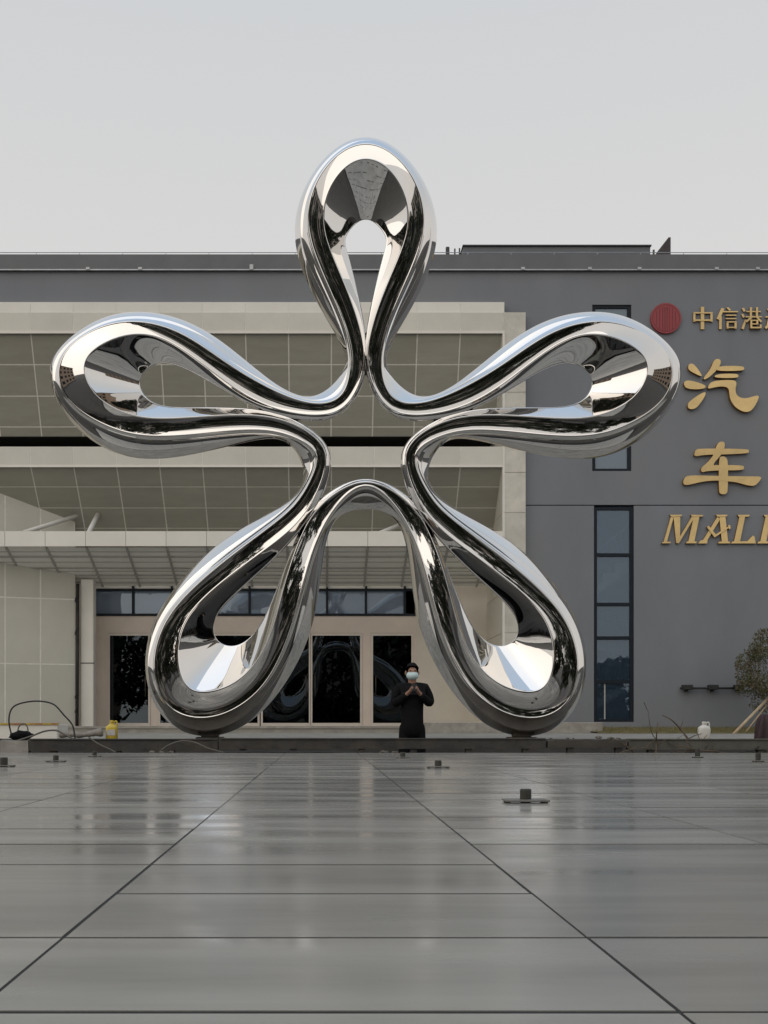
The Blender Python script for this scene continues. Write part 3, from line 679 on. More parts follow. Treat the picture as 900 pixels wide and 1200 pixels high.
ctl = np.concatenate([half, mir])                            # closed loop
nS = len(ctl); PER = 9
def cr_closed(a, per):
    n = len(a); t = (np.arange(per)/per)[None,:].reshape((1,per)+(1,)*(a.ndim-1))
    p0, p1, p2, p3 = (np.roll(a, s, 0)[:,None] for s in (1,0,-1,-2))
    r = 0.5*((2*p1) + (p2-p0)*t + (2*p0-5*p1+4*p2-p3)*t**2 + (3*p1-p0-3*p2+p3)*t**3)
    return r.reshape((n*per,)+a.shape[1:])
def gsm(a, s):
    k = int(3*s)+1; wts = np.exp(-.5*(np.arange(-k,k+1)/s)**2); wts /= wts.sum()
    return sum(wts[i+k]*np.roll(a, -i, 0) for i in range(-k, k+1))
cv = cr_closed(ctl, PER)
for _ in range(3):                                           # smoothing without shrinkage
    sm = gsm(cv, 7.0); d1 = cv - sm; cv = sm + gsm(d1, 7.0)
wd = np.linalg.norm(cv[:,0]-cv[:,4], axis=1)
wn = np.clip((wd-26)/75, 0, 1); wn = gsm(wn*wn*(3-2*wn), 10)
D = 0.36 + 0.13*wn
fr = np.array([0.02, 0.60, 1.0, 1.0, 0.10])
def unproj(p2, dep):
    d = SD + dep
    return np.stack([(p2[:,0]-PX)*d/F, d, HC + (PY-p2[:,1])*d/F], 1)
# forward lean added to steer the reflections, growing with height, easing at the tip
yy = np.arange(900, 100, -1.0); tl_ = np.interp(yy, [170,205,260,330,430,530,650,800], [2,5,10,10,8.5,7,5,3.5])
lean_tab = np.cumsum(np.tan(np.radians(tl_)))*SD/F*.96; lean_tab -= np.interp(-863, -yy, lean_tab)
def lean(p): return -np.interp(-p[:,1], -yy, lean_tab)
tipf = np.exp(-((np.abs(cv[:,3,0]-MIR)-330)/42)**2)
frk = [fr[0]+0*D, fr[1]-.10*tipf, fr[2]-.24*tipf, fr[3]+0*D]
P = [unproj(cv[:,k], -frk[k]*D + lean(cv[:,k])) for k in range(4)] + [unproj(cv[:,4], -(.08 + .82*(1-wn))*D + lean(cv[:,4]))]
Ow, Hw = unproj(cv[:,0], lean(cv[:,0])), unproj(cv[:,4], lean(cv[:,4]))
def lerp(a, b, t): return a + (b-a)*t
def back(t, dep):
    q = lerp(Ow, Hw, t); q[:,1] += dep; return q
P += [lerp(Hw, Ow, .05) + np.stack([0*D, .10*D, 0*D], 1), back(.60, .52*D), back(.24, .46*D)]
P = np.stack(P, 1)                                           # (N,8,3)
NN = len(P); K = P.shape[1]
tan = np.roll(P.mean(1), -1, 0) - np.roll(P.mean(1), 1, 0); tan /= np.linalg.norm(tan, axis=1)[:,None]
BUL = [0.04, -0.13, -0.022, -0.03, 0.08, 0.03, 0.05, 0.05]
rows = []
us = [0.0, .03, .18, .38, .62, .82, .97, 1.0]
BEAD = [.008, .007, .011, .011, .010, .008, .008, .008]       # radius of the raised bead added along each crease to catch a bright line
RAISE = [0, .3, .4, .45, .6, 0, 0, 0]
cen = P.mean(1); E = [(P[:,(k+1)%K]-P[:,k]) for k in range(K)]; LN = [np.linalg.norm(e, axis=1)[:,None]+1e-6 for e in E]
NRM = []
for k in range(K):
    nr = np.cross(E[k]/LN[k], tan); NRM.append(nr/(np.linalg.norm(nr, axis=1)[:,None]+1e-9))
sgn = np.sign(sum(np.einsum('ij,ij->', NRM[k]*LN[k], .5*(P[:,k]+P[:,(k+1)%K]) - cen) for k in range(K)))
for k in range(K):
    a, e, L, nrm = P[:,k], E[k], LN[k], NRM[k]
    pe, pL, pn = -E[k-1], LN[k-1], NRM[k-1]
    bo = np.minimum(BEAD[k], .2*L); bi = np.minimum(BEAD[k], .2*pL); bn = np.minimum(bo, bi)
    bnx = np.minimum(BEAD[(k+1)%K], .2*L)
    nb = sgn*(nrm + pn); nb /= (np.linalg.norm(nb, axis=1)[:,None]+1e-9)
    h = RAISE[k]
    if h:
        rows.append(a + pe/pL*bi*.8 + nb*bn*.55*h); rows.append(a + nb*bn*.95*h); rows.append(a + e/L*bo*.8 + nb*bn*.55*h)
    else:
        rows.append(a*.5 + .25*(a + pe/pL*bi) + .25*(a + e/L*bo))
    for u in us:
        t = bo/L + (1-(bo+bnx)/L)*u
        rows.append(a + e*t + nrm*(BUL[k]*L*4*u*(1-u)))
G = np.stack(rows, 1); MM = G.shape[1]                       # (NN,MM,3)
# outward orientation and area weighted normals over the whole closed surface
gi = np.roll(G, -1, 0); gj = np.roll(G, -1, 1); gij = np.roll(gi, -1, 1)
fn = np.cross(gij-G, gj-gi)
vol = np.einsum('ijk,ijk->', fn, G - G.mean((0,1)))
flip = vol < 0
if flip: fn = -fn
vn = fn + np.roll(fn,1,0) + np.roll(fn,1,1) + np.roll(np.roll(fn,1,0),1,1)
vn /= (np.linalg.norm(vn, axis=2)[:,:,None]+1e-12)
scu = empty('flower_sculpture', (XX(428.7,SD), SD, TZ), 'giant mirror-polished steel flower sculpture with five looped petals', 'sculpture')
# petals meet in the valleys between neighbours
nh = len(half)
v1, v2 = 16, 46                                              # control stations of the valleys top/right and right/lower right
cuts = [v1*PER, v2*PER, (nh-1)*PER, (2*(nh-1)-v2)*PER, (2*(nh-1)-v1)*PER]
for c in range(5):
    i0, i1 = cuts[c], cuts[(c+1)%5]
    idx = np.arange(i0, i1+1) if i1 > i0 else np.r_[np.arange(i0, NN), np.arange(0, i1+1)]
    vv = G[idx].reshape(-1,3); nn = vn[idx].reshape(-1,3); n_ = len(idx)
    fs = []
    for i in range(n_-1):
        for j in range(MM):
            q = (i*MM+j, (i+1)*MM+j, (i+1)*MM+(j+1)%MM, i*MM+(j+1)%MM)
            fs.append(q[::-1] if flip else q)
    me = bpy.data.meshes.new('petal'); me.from_pydata(vv.tolist(), [], fs); me.update(); me.shade_smooth()
    me.normals_split_custom_set_from_vertices([tuple(x) for x in nn])
    me.materials.append(M['chrome']); o = bpy.data.objects.new('petal', me); _link(o, scu)
for px in (623, 2*MIR-623):
    c = U(px-12 if px > MIR else px+12, 863, SD)
    box('foot_plate', c.x-.20, c.x+.20, SD-.2, SD+.2, TZ-.002, c.z-.008, M['steel_dark'], scu, ch=.01)
    box('foot_block', c.x-.13, c.x+.13, SD-.12, SD+.12, c.z-.008, c.z+.07, M['steel_dark'], scu, ch=.01)

# ================================================================== BASIN EDGE
slab('trench_shade_sheet', -24, 26, 14.34, 14.4, -0.6, TZ-.004, M['trench'])  # dark sheet added over the pale terrace face, shading the gap below the beam
def edge_beam(pa, pb, za, zb_, mat, label, ragged=0.0):
    d = 13.05; x0, x1 = XX(pa, d), XX(pb, d); e = empty('edge_beam', ((x0+x1)/2, d+.1, -.5), label, 'kerb', None)
    bm = bmesh.new(); n = max(4, int((x1-x0)/.12)); top = []
    for k in range(n+1):
        x = x0 + (x1-x0)*k/n; top.append((x, zb_ + random.uniform(-ragged, ragged)))
    add_prism(bm, [(x0, za)] + [(x1, za)] + top[::-1], d, d+.14)
    bm_obj('beam', bm, mat, e)
    box('flange', x0+.01, x1-.01, d-.02, d+.16, zb_-.004+ragged, zb_+.010+ragged, mat, e) if not ragged else None
    x = x0 + .3
    while x < x1 - .1:
        box('post', x-.04, x+.04, d+.02, d+.12, -.55, za+.003, M['steel_dark'], e); x += random.uniform(.5, .95)
edge_beam(-330, -2, .04, .165, M['steel_dark'], 'dark steel kerb beam left of the dark bag, running out of sight')
edge_beam(0, 33, -.05, .150, M['concrete'], 'short grey concrete block in the basin edge below the black bag', .004)
edge_beam(34, 255, .02, .165, M['steel_dark'], 'dark steel kerb beam below the yellow jug at the basin edge')
edge_beam(257, 640, .045, .172, M['steel_dark'], 'long dark steel kerb beam in front of the masked person')
edge_beam(642, 735, .06, .160, M['basin'], 'broken dark concrete kerb beneath the right lower petal', .014)
edge_beam(737, 1300, .035, .165, surf('mossy_kerb', (0.10,0.098,0.08), .8, .25, 5, bump=.4), 'mossy grey kerb beam below the dry branches')

# rubble along the basin edge
def rock(name, c, r, mat, label, group):
    bm = bmesh.new(); bmesh.ops.create_icosphere(bm, subdivisions=1, radius=1)
    o = Vector((random.random()*50, 0, 0))
    for v in bm.verts:
        k = 1 + .9*noise.noise(v.co*1.7 + o); v.co = Vector((v.co.x*r[0]*k, v.co.y*r[1]*k, v.co.z*r[2]*k)) + Vector(c)
    return tag(bm_obj(name, bm, mat), label, 'rubble', group)
for px in list(rng.uniform(645, 735, 9)) + list(rng.uniform(430, 500, 5)) + list(rng.uniform(150, 200, 4)):
    d = 13.1; z = .172; r = random.uniform(.012, .03)
    if px < 640: d = random.uniform(12.7, 12.84); z = 0.0
    rock('rubble_lump', (XX(px, d), d, z + r*.5), (r*1.6, r, r*.8), M['rubble'],
         'small broken lump of concrete on the kerb under the right petal' if px > 640 else ('small lump of rubble on the deck edge near the masked person' if px > 350 else 'small lump of rubble on the deck edge below the left petal'),
         'rubble on the right kerb' if px > 640 else ('rubble by the person' if px > 350 else 'rubble below the left petal'))

# low plinths and planting strip
pl = box('low_plinth', XX(497,26.2), XX(699,26.2), 25.6, 26.5, TZ-.01, ZZ(846.5,25.6), M['concrete'], None, ch=.015); tag(pl, 'low rough pale concrete plinth behind the right lower petal', 'plinth')
pl = box('low_plinth', XX(-120,16.6), XX(71,16.6), 16.4, 17.1, TZ-.01, ZZ(849,16.4), M['panel_white'], None, ch=.01); tag(pl, 'low white block with coloured tape behind the black bag', 'plinth')
tp = box('barrier_tape', XX(-120,16.6), XX(72,16.6), 16.38, 16.45, ZZ(849,16.4)-.004, ZZ(847.2,16.4), M['tape']); tag(tp, 'yellow and red tape strip along the low white block', 'tape')
bed = mesh_obj('planting_bed', [(XX(700,25), 24.6, TZ+.004), (XR, 24.6, TZ+.004), (XR, 27.5, .27), (XX(700,25), 27.5, .27)], [(0,1,2,3)], M['grass']); tag(bed, kind='structure')
n = 9000; gx = rng.uniform(XX(700,25), 15.5, n); gy = rng.uniform(24.6, 27.45, n); gz = TZ+.004 + (gy-24.6)/2.9*(.27-TZ-.004)
ga = rng.uniform(0, 6.28, n); gh = rng.uniform(.02, .085, n); gl = rng.uniform(-.03, .03, (n,2))
vv = np.stack([np.stack([gx-.004*np.cos(ga), gy-.004*np.sin(ga), gz-.01],1), np.stack([gx+.004*np.cos(ga), gy+.004*np.sin(ga), gz-.01],1), np.stack([gx+gl[:,0], gy+gl[:,1], gz+gh],1)],1).reshape(-1,3)
gr = mesh_obj('grass', vv.tolist(), [(3*i,3*i+1,3*i+2) for i in range(n)], M['grass']); tag(gr, 'dry olive grass strip along the foot of the grey wall', 'grass', None, 'stuff')

# ================================================================== FOUNTAIN FIXTURES ON THE DECK
def nozzle(px, py_base, wpx, hpx, plate, label, grp):
    d = F*HC/(py_base-PY); s = d/F; x = XX(px, d)
    e = empty('deck_nozzle', (x, d, 0), label, 'nozzle', grp)
    w_, h_ = wpx*s/2, hpx*s
    bm = bmesh.new(); add_lathe(bm, [(w_*.92,-.004),(w_*.95,h_*.15),(w_*.9,h_*.2),(w_,h_*.25),(w_,h_*.9),(w_*.9,h_)], 14, x, d); bm_obj('stub', bm, M['nozzle'], e)
    pw = plate*s/2; p_ = box('plate', x-pw, x+pw, d-pw*.55, d+pw*.55, .006, .016, M['nozzle_plate'], e, ch=.002)
    for sx_ in (-1,1):
        for sy_ in (-1,1): box('plate_foot', x+sx_*pw*.85-.008, x+sx_*pw*.85+.008, d+sy_*pw*.4-.008, d+sy_*pw*.4+.008, -.002, .0065, M['nozzle'], e)
nozzle(616, 940.5, 13.5, 16, 51, 'dark stub on a wide pale plate standing alone on open deck', None)
nozzle(513.5, 900, 8, 9, 26, 'dark stub on the deck just in front of the masked person', None)
nozzle(472, 888.5, 6, 7, 16, 'small dark stub on the deck at the edge before the door post', None)
nozzle(65.5, 893, 6.5, 8, 22, 'dark stub on the deck below the white entrance post', None)
nozzle(4.5, 898.5, 9, 11, 24, 'dark stub on the deck below the white block with tape', None)
nozzle(111, 887, 5, 7, 14, 'small dark stub at the deck edge below the yellow jug', None)
nozzle(817.5, 888, 6, 11, 12, 'dark stub at the deck edge below the white jug', None)
nozzle(888.5, 893, 6, 11, 12, 'dark stub at the deck edge below the maroon cloth', None)

# ================================================================== LOOSE THINGS
def jug(px, py0, py1, d, mat, label, cat, lab=None, handle=True):
    s = d/F; x = XX(px, d); z0 = TZ; h = (py1-py0)*s; wd_ = 13.5*s/2
    e = empty('plastic_jug', (x, d, z0), label, cat)
    bm = bmesh.new(); n = 20
    def sq(r, z, p=4):
        out = []
        for k in range(n):
            a = 2*math.pi*k/n; c, s_ = math.cos(a), math.sin(a); f = (abs(c)**p + abs(s_)**p)**(-1/p); out.append(bm.verts.new((x + r*c*f, d + r*.7*s_*f, z)))
        return out
    prof = [(wd_*.92,0),(wd_,h*.03),(wd_,h*.60),(wd_*.93,h*.68),(wd_*.62,h*.76),(wd_*.32,h*.82),(wd_*.30,h*.90)]
    rings = [sq(r, z0+z, 4 if i < 4 else 2) for i, (r, z) in enumerate(prof)]
    for a, b_ in zip(rings[:-1], rings[1:]):
        for k in range(n): bm.faces.new((a[k], a[(k+1)%n], b_[(k+1)%n], b_[k]))
    bm.faces.new(rings[0][::-1]); bm.faces.new(rings[-1]); bm_obj('body', bm, mat, e, True)
    bm = bmesh.new(); add_lathe(bm, [(wd_*.36,z0+h*.88),(wd_*.36,z0+h*.985),(wd_*.30,z0+h)], 16, x, d); bm_obj('cap', bm, mat, e)
    tube('handle', spline([(x+wd_*.25,d,z0+h*.80),(x+wd_*.5,d,z0+h*.93),(x+wd_*.85,d,z0+h*.93),(x+wd_*.9,d,z0+h*.66)],5), wd_*.13, mat, e)
    if lab: box('label_print', x-wd_*.72, x+wd_*.72, d-wd_*.7-.004, d-wd_*.7+.01, z0+h*.2, z0+h*.5, lab, e)
jug(131, 843, 865, 15.7, M['yellow'], 'yellow plastic jug with pale label standing before the entrance step', 'jug', M['label'])
jug(825, 845.5, 866.5, 15.3, M['white_pl'], 'white plastic jug standing in front of the grey wall', 'jug')

# black bag and hoses on the left
bm = bmesh.new(); bmesh.ops.create_icosphere(bm, subdivisions=3, radius=1); c = U(25, 862, 15.0)
for v in bm.verts:
    k = 1 + .3*noise.noise(v.co*2.1); v.co = Vector((c.x + v.co.x*.17*k, 15.0 + v.co.y*.12*k, TZ + .06 + v.co.z*.075*k))
tag(bm_obj('black_bag', bm, M['black'], None, True), 'crumpled black bag lying by the white block with tape', 'bag')
def hose(pts, d, r, mat, label, name='hose'):
    P_ = [U(a, b, d + (q[0] if q else 0)) for a, b, *q in pts]
    return tag(tube(name, spline(P_, 8), r, mat, None, 7), label, 'hose')
hose([(14,863),(10.5,846),(13,832),(22,825),(42,821.6),(62,825),(75,838),(85,850),(88,866)], 15.1, .012, M['black_rubber'], 'thin black hose arching high over the black bag')
hose([(20,864),(22,852),(28,848),(32,852),(34,866)], 15.0, .010, M['cable'], 'small grey loop of hose rising from the black bag')
hose([(-4,879),(15,870),(36,863),(52,857),(66,856),(76,861),(86,866)], 14.6, .013, M['cable'], 'grey hose lying across the basin edge beside the black bag')
hose([(104,864),(114,871),(124,876),(136,881.8)], 12.95, .010, M['cable'], 'pale cable sagging from the kerb below the yellow jug')
hose([(187,881.5),(196,874),(212,868.5),(228,870),(244,877),(262,881.8)], 12.9, .009, M['cable'], 'thin arched cable on the deck edge below the left petal')
hose([(262,881.6),(280,881.5),(300,880.8),(340,881.5),(372,881.2),(420,882)], 12.86, .012, M['black_rubber'], 'black cable lying along the deck edge left of the person')
# rolled dusty sheet
bm = bmesh.new(); pts = [U(a, b, 15.6) for a, b in ((70,860),(82,861),(94,861),(104,860.5),(112,859),(120,857.5))]
add_tube(bm, spline(pts, 5), [.040 + .008*math.sin(k*.9) + .018*(k > 17) for k in range(26)], 9)
for v in bm.verts: v.co += Vector((0, 0, .02*noise.noise(v.co*9))); v.co.z = max(v.co.z, TZ-.002)
tag(bm_obj('rolled_sheet', bm, M['sheet'], None, True), 'dusty rolled sheet lying on the paving beside the yellow jug', 'sheet')

# maroon cloth bundle hung on a stake
e = empty('maroon_cloth_bundle', (XX(895,13.3), 13.3, -.53), 'maroon cloth bundle hanging on a stake at the basin edge', 'cloth')
bm = bmesh.new(); n = 40; rings = []
for i, (py, r_) in enumerate(((836.5,.012),(838,.045),(842,.075),(850,.098),(858,.11),(866,.122),(869.5,.125))):
    z = ZZ(py, 13.3); rings.append([bm.verts.new((XX(896,13.3) + r_*(1+.22*math.sin(5*a+i*.25)+.1*math.sin(9*a))*math.cos(a), 13.3 + r_*.8*(1+.22*math.sin(5*a+i*.25))*math.sin(a), z + (.02*math.sin(4*a) if i > 4 else 0))) for a in [2*math.pi*k/n for k in range(n)]])
for a, b_ in zip(rings[:-1], rings[1:]):
    for k in range(n): bm.faces.new((a[k], a[(k+1)%n], b_[(k+1)%n], b_[k]))
bm.faces.new(rings[0]); bm_obj('cloth', bm, M['maroon'], e, True)
tube('stake', [(XX(896,13.3), 13.3, -.54), (XX(896,13.3), 13.3, ZZ(837,13.3))], .018, M['wood'], e)
tube('cord', spline([U(893,869,13.25), U(889,875,13.05), U(880,880,12.95), U(868,881,12.9)], 6), .008, M['black_rubber'], e)

# dry branches at the right
def branch(segs, label):
    e = None
    bm = bmesh.new()
    for pts, d, r0 in segs:
        P_ = spline([U(a, b, d + random.uniform(-.1,.1)) + Vector((random.uniform(-.01,.01),0,random.uniform(-.008,.008))) for a, b in pts], 5)
        add_tube(bm, P_, [r0*(1-.7*k/len(P_)) for k in range(len(P_))], 6)
    return tag(bm_obj('dry_branch', bm, M['twig'], None, True), label, 'branch', None)
branch([(((818,880),(806,866),(797,854),(786,844),(776,838)), 13.3, .016), (((806,866),(815,862),(822,860)), 13.3, .008), (((797,854),(800,846),(799,842)), 13.3, .006)], 'long dark dry branch slanting up beside the white jug')
branch([(((769,884),(768.5,872),(769,858),(771,846)), 13.0, .013), (((769,868),(764,858),(760,842),(759,834)), 13.0, .007), (((769,874),(779,868),(785,866)), 13.0, .006)], 'upright forked dry twig standing in front of the stair window')
branch([(((743,882),(735,876),(727,870),(720,866)), 13.0, .011), (((735,876),(741,874),(747,870)), 13.0, .005)], 'short pale dry twig leaning on the kerb by the right petal')
branch([(((842,881),(820,879),(800,874),(782,871)), 12.95, .010), (((812,878),(805,870),(802,866)), 12.95, .006), (((800,874),(793,880),(786,883)), 12.95, .006), (((826,880),(830,874),(836,871)), 12.95, .005)], 'low tangle of dry twigs lying below the white jug')
branch([(((858,883),(840,882),(822,878),(808,881),(790,880)), 12.9, .009), (((840,882),(836,876),(838,870)), 12.9, .005), (((808,881),(803,875),(796,872)), 12.9, .005)], 'thin dry twigs along the deck edge near the maroon cloth')
branch([(((762,882),(775,876),(788,868),(800,862)), 13.2, .007), (((775,876),(784,877),(794,879)), 13.2, .005)], 'fine dry twig crossing the upright forked twig')
branch([(((722,884),(738,879),(756,877),(772,880)), 12.9, .009), (((738,879),(734,873),(737,868)), 12.9, .006), (((756,877),(762,870),(768,867)), 12.9, .006)], 'thin dry twigs on the deck edge in front of the broken kerb')
branch([(((800,884),(812,876),(822,868),(829,862)), 13.25, .010), (((812,876),(820,877),(828,875)), 13.25, .006), (((822,868),(818,862),(817,857)), 13.25, .005)], 'dry twig leaning across the kerb in front of the white jug')
branch([(((755,823),(757,829),(761,836)), 26.4, .012)], 'thin broken stick propped against the grey wall')

# ================================================================== BUSH-HEADED TREE WITH STAKES
def leaf_cloud(c, rad, n, size, seed, clump=2.2, thresh=-.05):
    rg = np.random.default_rng(seed); pts = []
    off = Vector((seed*3.7, 0, 0))
    while len(pts) < n:
        p = rg.normal(size=3); p /= np.linalg.norm(p); r = rg.uniform(.45, 1.0)**.6
        q = Vector(p*r)
        edge = 1 + .28*noise.noise(Vector(p)*1.8 + off)
        if noise.noise(q*clump + off) < thresh*1.0: continue
        pts.append((c[0]+q.x*rad[0]*edge, c[1]+q.y*rad[1]*edge, c[2]+q.z*rad[2]*edge))
    pts = np.array(pts); a = rg.normal(size=(n,3)); a /= np.linalg.norm(a,axis=1)[:,None]
    b = np.cross(a, rg.normal(size=(n,3))); b /= np.linalg.norm(b,axis=1)[:,None]
    sz = size*rg.uniform(.6,1.3,(n,1))
    V_ = np.stack([pts-a*sz, pts+b*sz*.42, pts+a*sz, pts-b*sz*.42], 1).reshape(-1,3)
    return V_.tolist(), [(4*i,4*i+1,4*i+2,4*i+3) for i in range(n)]
def tree(name, base, h_trunk, c, rad, n, size, seed, lmat, label, cat, group=None, r0=.09):
    e = empty(name, base, label, cat, group)
    bm = bmesh.new(); top = Vector((c[0], c[1], c[2]))
    add_tube(bm, spline([base, Vector(base)+Vector((.03,0,h_trunk*.5)), Vector(base)+Vector((0,.02,h_trunk)), top], 4), [r0*(1-.055*k) for k in range(13)], 8)
    rg = random.Random(seed)
    for k in range(7):
        a = rg.uniform(0,6.28); st = Vector(base)+Vector((0,0,h_trunk*rg.uniform(.85,1.15)))
        en = Vector((c[0]+rad[0]*.75*math.cos(a), c[1]+rad[1]*.75*math.sin(a), c[2]+rad[2]*rg.uniform(-.3,.7)))
        add_tube(bm, spline([st, (st+en)/2+Vector((0,0,-.08*rad[2])), en], 4), [r0*.45*(1-.1*q) for q in range(9)], 6)
    bm_obj('trunk', bm, M['bark'], e, True)
    V_, F_ = leaf_cloud(c, rad, n, size, seed); o = mesh_obj('crown', V_, F_, lmat, e); return e
tb = U(908, 0, 25.5); tb.z = TZ+.02
tcn = U(908, 786, 25.5)
tree('round_topped_tree', tb, .75, (tcn.x, 25.5, tcn.z), (.98,.95,1.12), 11000, .036, 3, M['leaf'], 'small bushy round-headed tree propped with wooden stakes by the grey wall', 'tree', None, .05)
for k, (a, b_, c_, e_, lab) in enumerate((((859.5,861),24.2,(905,813.5),25.2,'thick pale wooden stake leaning against the small round tree'), ((874,851),25.0,(905,818),25.35,'thinner wooden stake leaning beside the thick pale stake'))):
    p, q = U(*a, b_), U(*c_, e_); p.z = TZ-.01 if k == 0 else .16
    tag(tube('tree_stake', [p, q], .035 if k == 0 else .018, M['wood']), lab, 'stake')

# ================================================================== PERSON
MX, MY, MZ = XX(483, 13.7), 13.7, -.53
def skin_mesh(name, V_, E_, Rr, mat, parent, root=0, sub=2):
    me = bpy.data.meshes.new(name); me.from_pydata([(MX+x, MY+y, MZ+z) for x, y, z in V_], E_, []); me.update()
    o = bpy.data.objects.new(name, me); _link(o, parent); me.materials.append(mat)
    o.modifiers.new('skin', 'SKIN'); 
    sv = me.skin_vertices[0].data if me.skin_vertices else None
    if sv is None:
        bm = bmesh.new(); bm.from_mesh(me); bm.verts.layers.skin.verify(); bm.to_mesh(me); bm.free(); sv = me.skin_vertices[0].data
    for i, r in enumerate(Rr):
        sv[i].radius = (r, r) if not isinstance(r, tuple) else r; sv[i].use_root = (i == root)
    o.modifiers['skin'].use_smooth_shade = True
    ss = o.modifiers.new('sub', 'SUBSURF'); ss.levels = sub; ss.render_levels = sub
    return o
man = empty('person', (MX, MY, MZ), 'person in black jacket and white face mask looking down at a phone', 'person')
bv = []; be = []; br = []
def bvert(p, r, link=None):
    bv.append(p); br.append(r)
    if link is not None: be.append((link, len(bv)-1))
    return len(bv)-1
pel = bvert((0,0,.93), .10); ab = bvert((0,0,1.10), .09, pel); ch_ = bvert((0,.005,1.28), .11, ab); nk = bvert((0,.0,1.445), .055, ch_)
hb = bvert((0,-.02,1.52), .062, nk); hm = bvert((0,-.022,1.60), .082, hb); ht = bvert((0,-.012,1.675), .070, hm)
nose = bvert((0,-.105,1.575), .014, hm)
for s in (-1,1):
    sh = bvert((s*.165,.005,1.36), .040, ch_); el = bvert((s*.238,-.03,1.165), .045, sh); wr = bvert((s*.075,-.235,1.305), .027, el)
    pm = bvert((s*.045,-.275,1.335), .030, wr)
    for q, (dx, ln) in enumerate(((-.020,.060),(-.007,.068),(.007,.064),(.020,.052))):
        k1 = bvert((s*(.040+dx*.6), -.300-.004*q, 1.350+dx*.5), .009, pm); k2 = bvert((s*(.030+dx*.4), -.315, 1.350+ln*.4+dx*.5), .008, k1); bvert((s*(.018+dx*.3), -.310, 1.352+ln*.75+dx*.4), .007, k2)
    t1 = bvert((s*.028,-.285,1.350), .010, pm); bvert((s*.012,-.300,1.372), .008, t1)
    hp = bvert((s*.09,0,.86), .075, pel); kn = bvert((s*.105,-.01,.50), .055, hp); an_ = bvert((s*.11,.02,.09), .042, kn); bvert((s*.12,-.12,.04), .035, an_)
skin_mesh('body', bv, be, br, M['skin'], man)
jv = [(0,0,.66),(0,0,.92),(0,0,1.12),(0,.005,1.28),(0,.005,1.405),(0,-.005,1.47)]; je = [(0,1),(1,2),(2,3),(3,4),(4,5)]; jr = [.168,.168,.164,.165,.13,.078]
for s in (-1,1):
    b0 = len(jv); jv += [(s*.165,.005,1.375),(s*.225,-.005,1.27),(s*.240,-.035,1.165),(s*.165,-.135,1.225),(s*.088,-.222,1.297)]; jr += [.085,.076,.072,.058,.045]; je += [(4,b0),(b0,b0+1),(b0+1,b0+2),(b0+2,b0+3),(b0+3,b0+4)]
skin_mesh('jacket', jv, je, jr, M['black'], man, 2)
tv = [(0,0,.93)]; tr_ = [(.12,.10)]; te = []
for s in (-1,1):
    b0 = len(tv); tv += [(s*.095,0,.84),(s*.105,-.005,.50),(s*.112,.02,.10)]; tr_ += [.098,.085,.075]; te += [(0,b0),(b0,b0+1),(b0+1,b0+2)]
skin_mesh('trousers', tv, te, tr_, M['black'], man)
for s in (-1,1):
    skin_mesh('shoe', [(s*.11,.05,.045),(s*.118,-.06,.045),(s*.125,-.16,.035)], [(0,1),(1,2)], [.048,.048,.038], M['black_rubber'], man)
def ell(name, c, r, mat, keep, parent, nz=0.0, sub=3):
    bm = bmesh.new(); bmesh.ops.create_icosphere(bm, subdivisions=sub, radius=1)
    kill = [v for v in bm.verts if not keep(v.co)]
    bmesh.ops.delete(bm, geom=kill, context='VERTS')
    for v in bm.verts:
        k = 1 + nz*noise.noise(v.co*7); v.co = Vector((MX+c[0]+v.co.x*r[0]*k, MY+c[1]+v.co.y*r[1]*k, MZ+c[2]+v.co.z*r[2]*k))
    return bm_obj(name, bm, mat, parent, True)
ell('hair', (0,-.010,1.625), (.089,.103,.100), M['hair'], lambda c: c.z > .34 - .25*(c.y > -.4) or (c.y > .0 and c.z > -.65), man, .12)
ell('face_mask', (0,-.03,1.548), (.084,.096,.066), M['mask'], lambda c: c.y < .05 and abs(c.z) < .98, man)
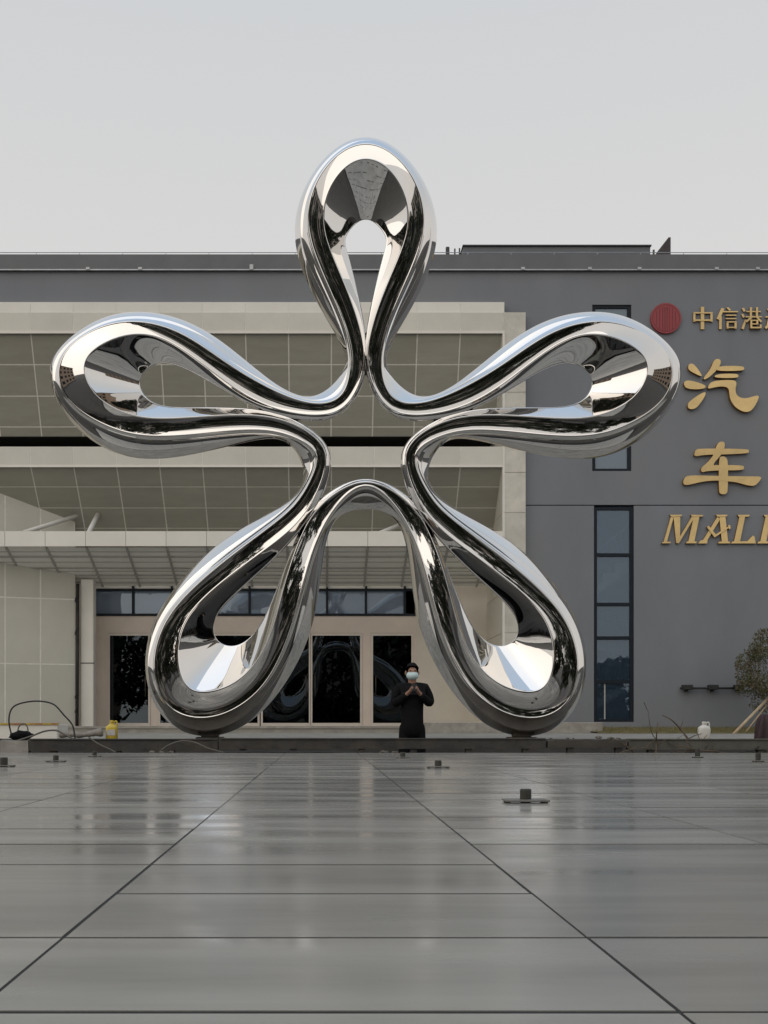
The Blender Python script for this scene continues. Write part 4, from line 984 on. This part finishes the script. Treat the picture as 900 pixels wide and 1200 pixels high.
for s in (-1,1):
    ell('ear', (s*.086,.0,1.585), (.014,.024,.034), M['skin'], lambda c: True, man, 0, 2)
    ell('eye', (s*.032,-.098,1.612), (.013,.008,.006), M['hair'], lambda c: True, man, 0, 2)
ph_ = box('phone', MX-.036, MX+.036, MY-.318, MY-.309, MZ+1.335, MZ+1.425, M['black_rubber'], None, ch=.002); tag(ph_, 'dark phone held up in both hands by the masked person', 'phone')

# ================================================================== SURROUNDINGS BEHIND THE CAMERA (seen mirrored in the steel and glass)
road = mesh_obj('road', [(-200,-34,-.896),(200,-34,-.896),(200,-24,-.896),(-200,-24,-.896)], [(0,1,2,3)], surf('asphalt', (.05,.05,.05), .9, .2, 2)); tag(road, kind='structure')
def far_house(x0, x1, y1, dep, h, mat, label, nw, nf):
    e = empty('facing_building', ((x0+x1)/2, y1-dep/2, -.9), label, 'building')
    box('wall', x0, x1, y1-dep, y1, -.92, h, mat, e); box('roof', x0-.3, x1+.3, y1-dep-.3, y1+.3, h, h+.5, M['coping'], e)
    fh = (h+.9)/nf; ww = (x1-x0)/nw
    for f_ in range(nf):
        for k in range(nw):
            box('window', x0+ww*(k+.22), x0+ww*(k+.78), y1-.1, y1+.04, -.9+fh*(f_+.3), -.9+fh*(f_+.8), M['navy'], e)
far_house(-70, -24, -46, 16, 17, M['tan_wall'], 'tan building across the road, mirrored in the left petal', 9, 4)
far_house(-16, 12, -60, 16, 10, M['pale_wall'], 'low pale building straight across the road', 8, 3)
far_house(46, 92, -46, 16, 17, M['tan_wall'], 'tan building across the road, mirrored in the right petal', 10, 4)
for k in range(9):
    x = -21 + k*5.3 + random.uniform(-1,1); y = -17 + random.uniform(-2,2); h = random.uniform(8.5, 11.0) if not 16 < x < 26 else 6.0
    tree('street_tree', Vector((x, y, -.92)), 1.6, (x, y, -.9+h*.54), (h*.40, h*.38, h*.47), 2600, .34, 40+k, M['leaf_dark'], 'dark leafy street tree in the row behind the photographer', 'tree', 'trees behind the photographer', .16)
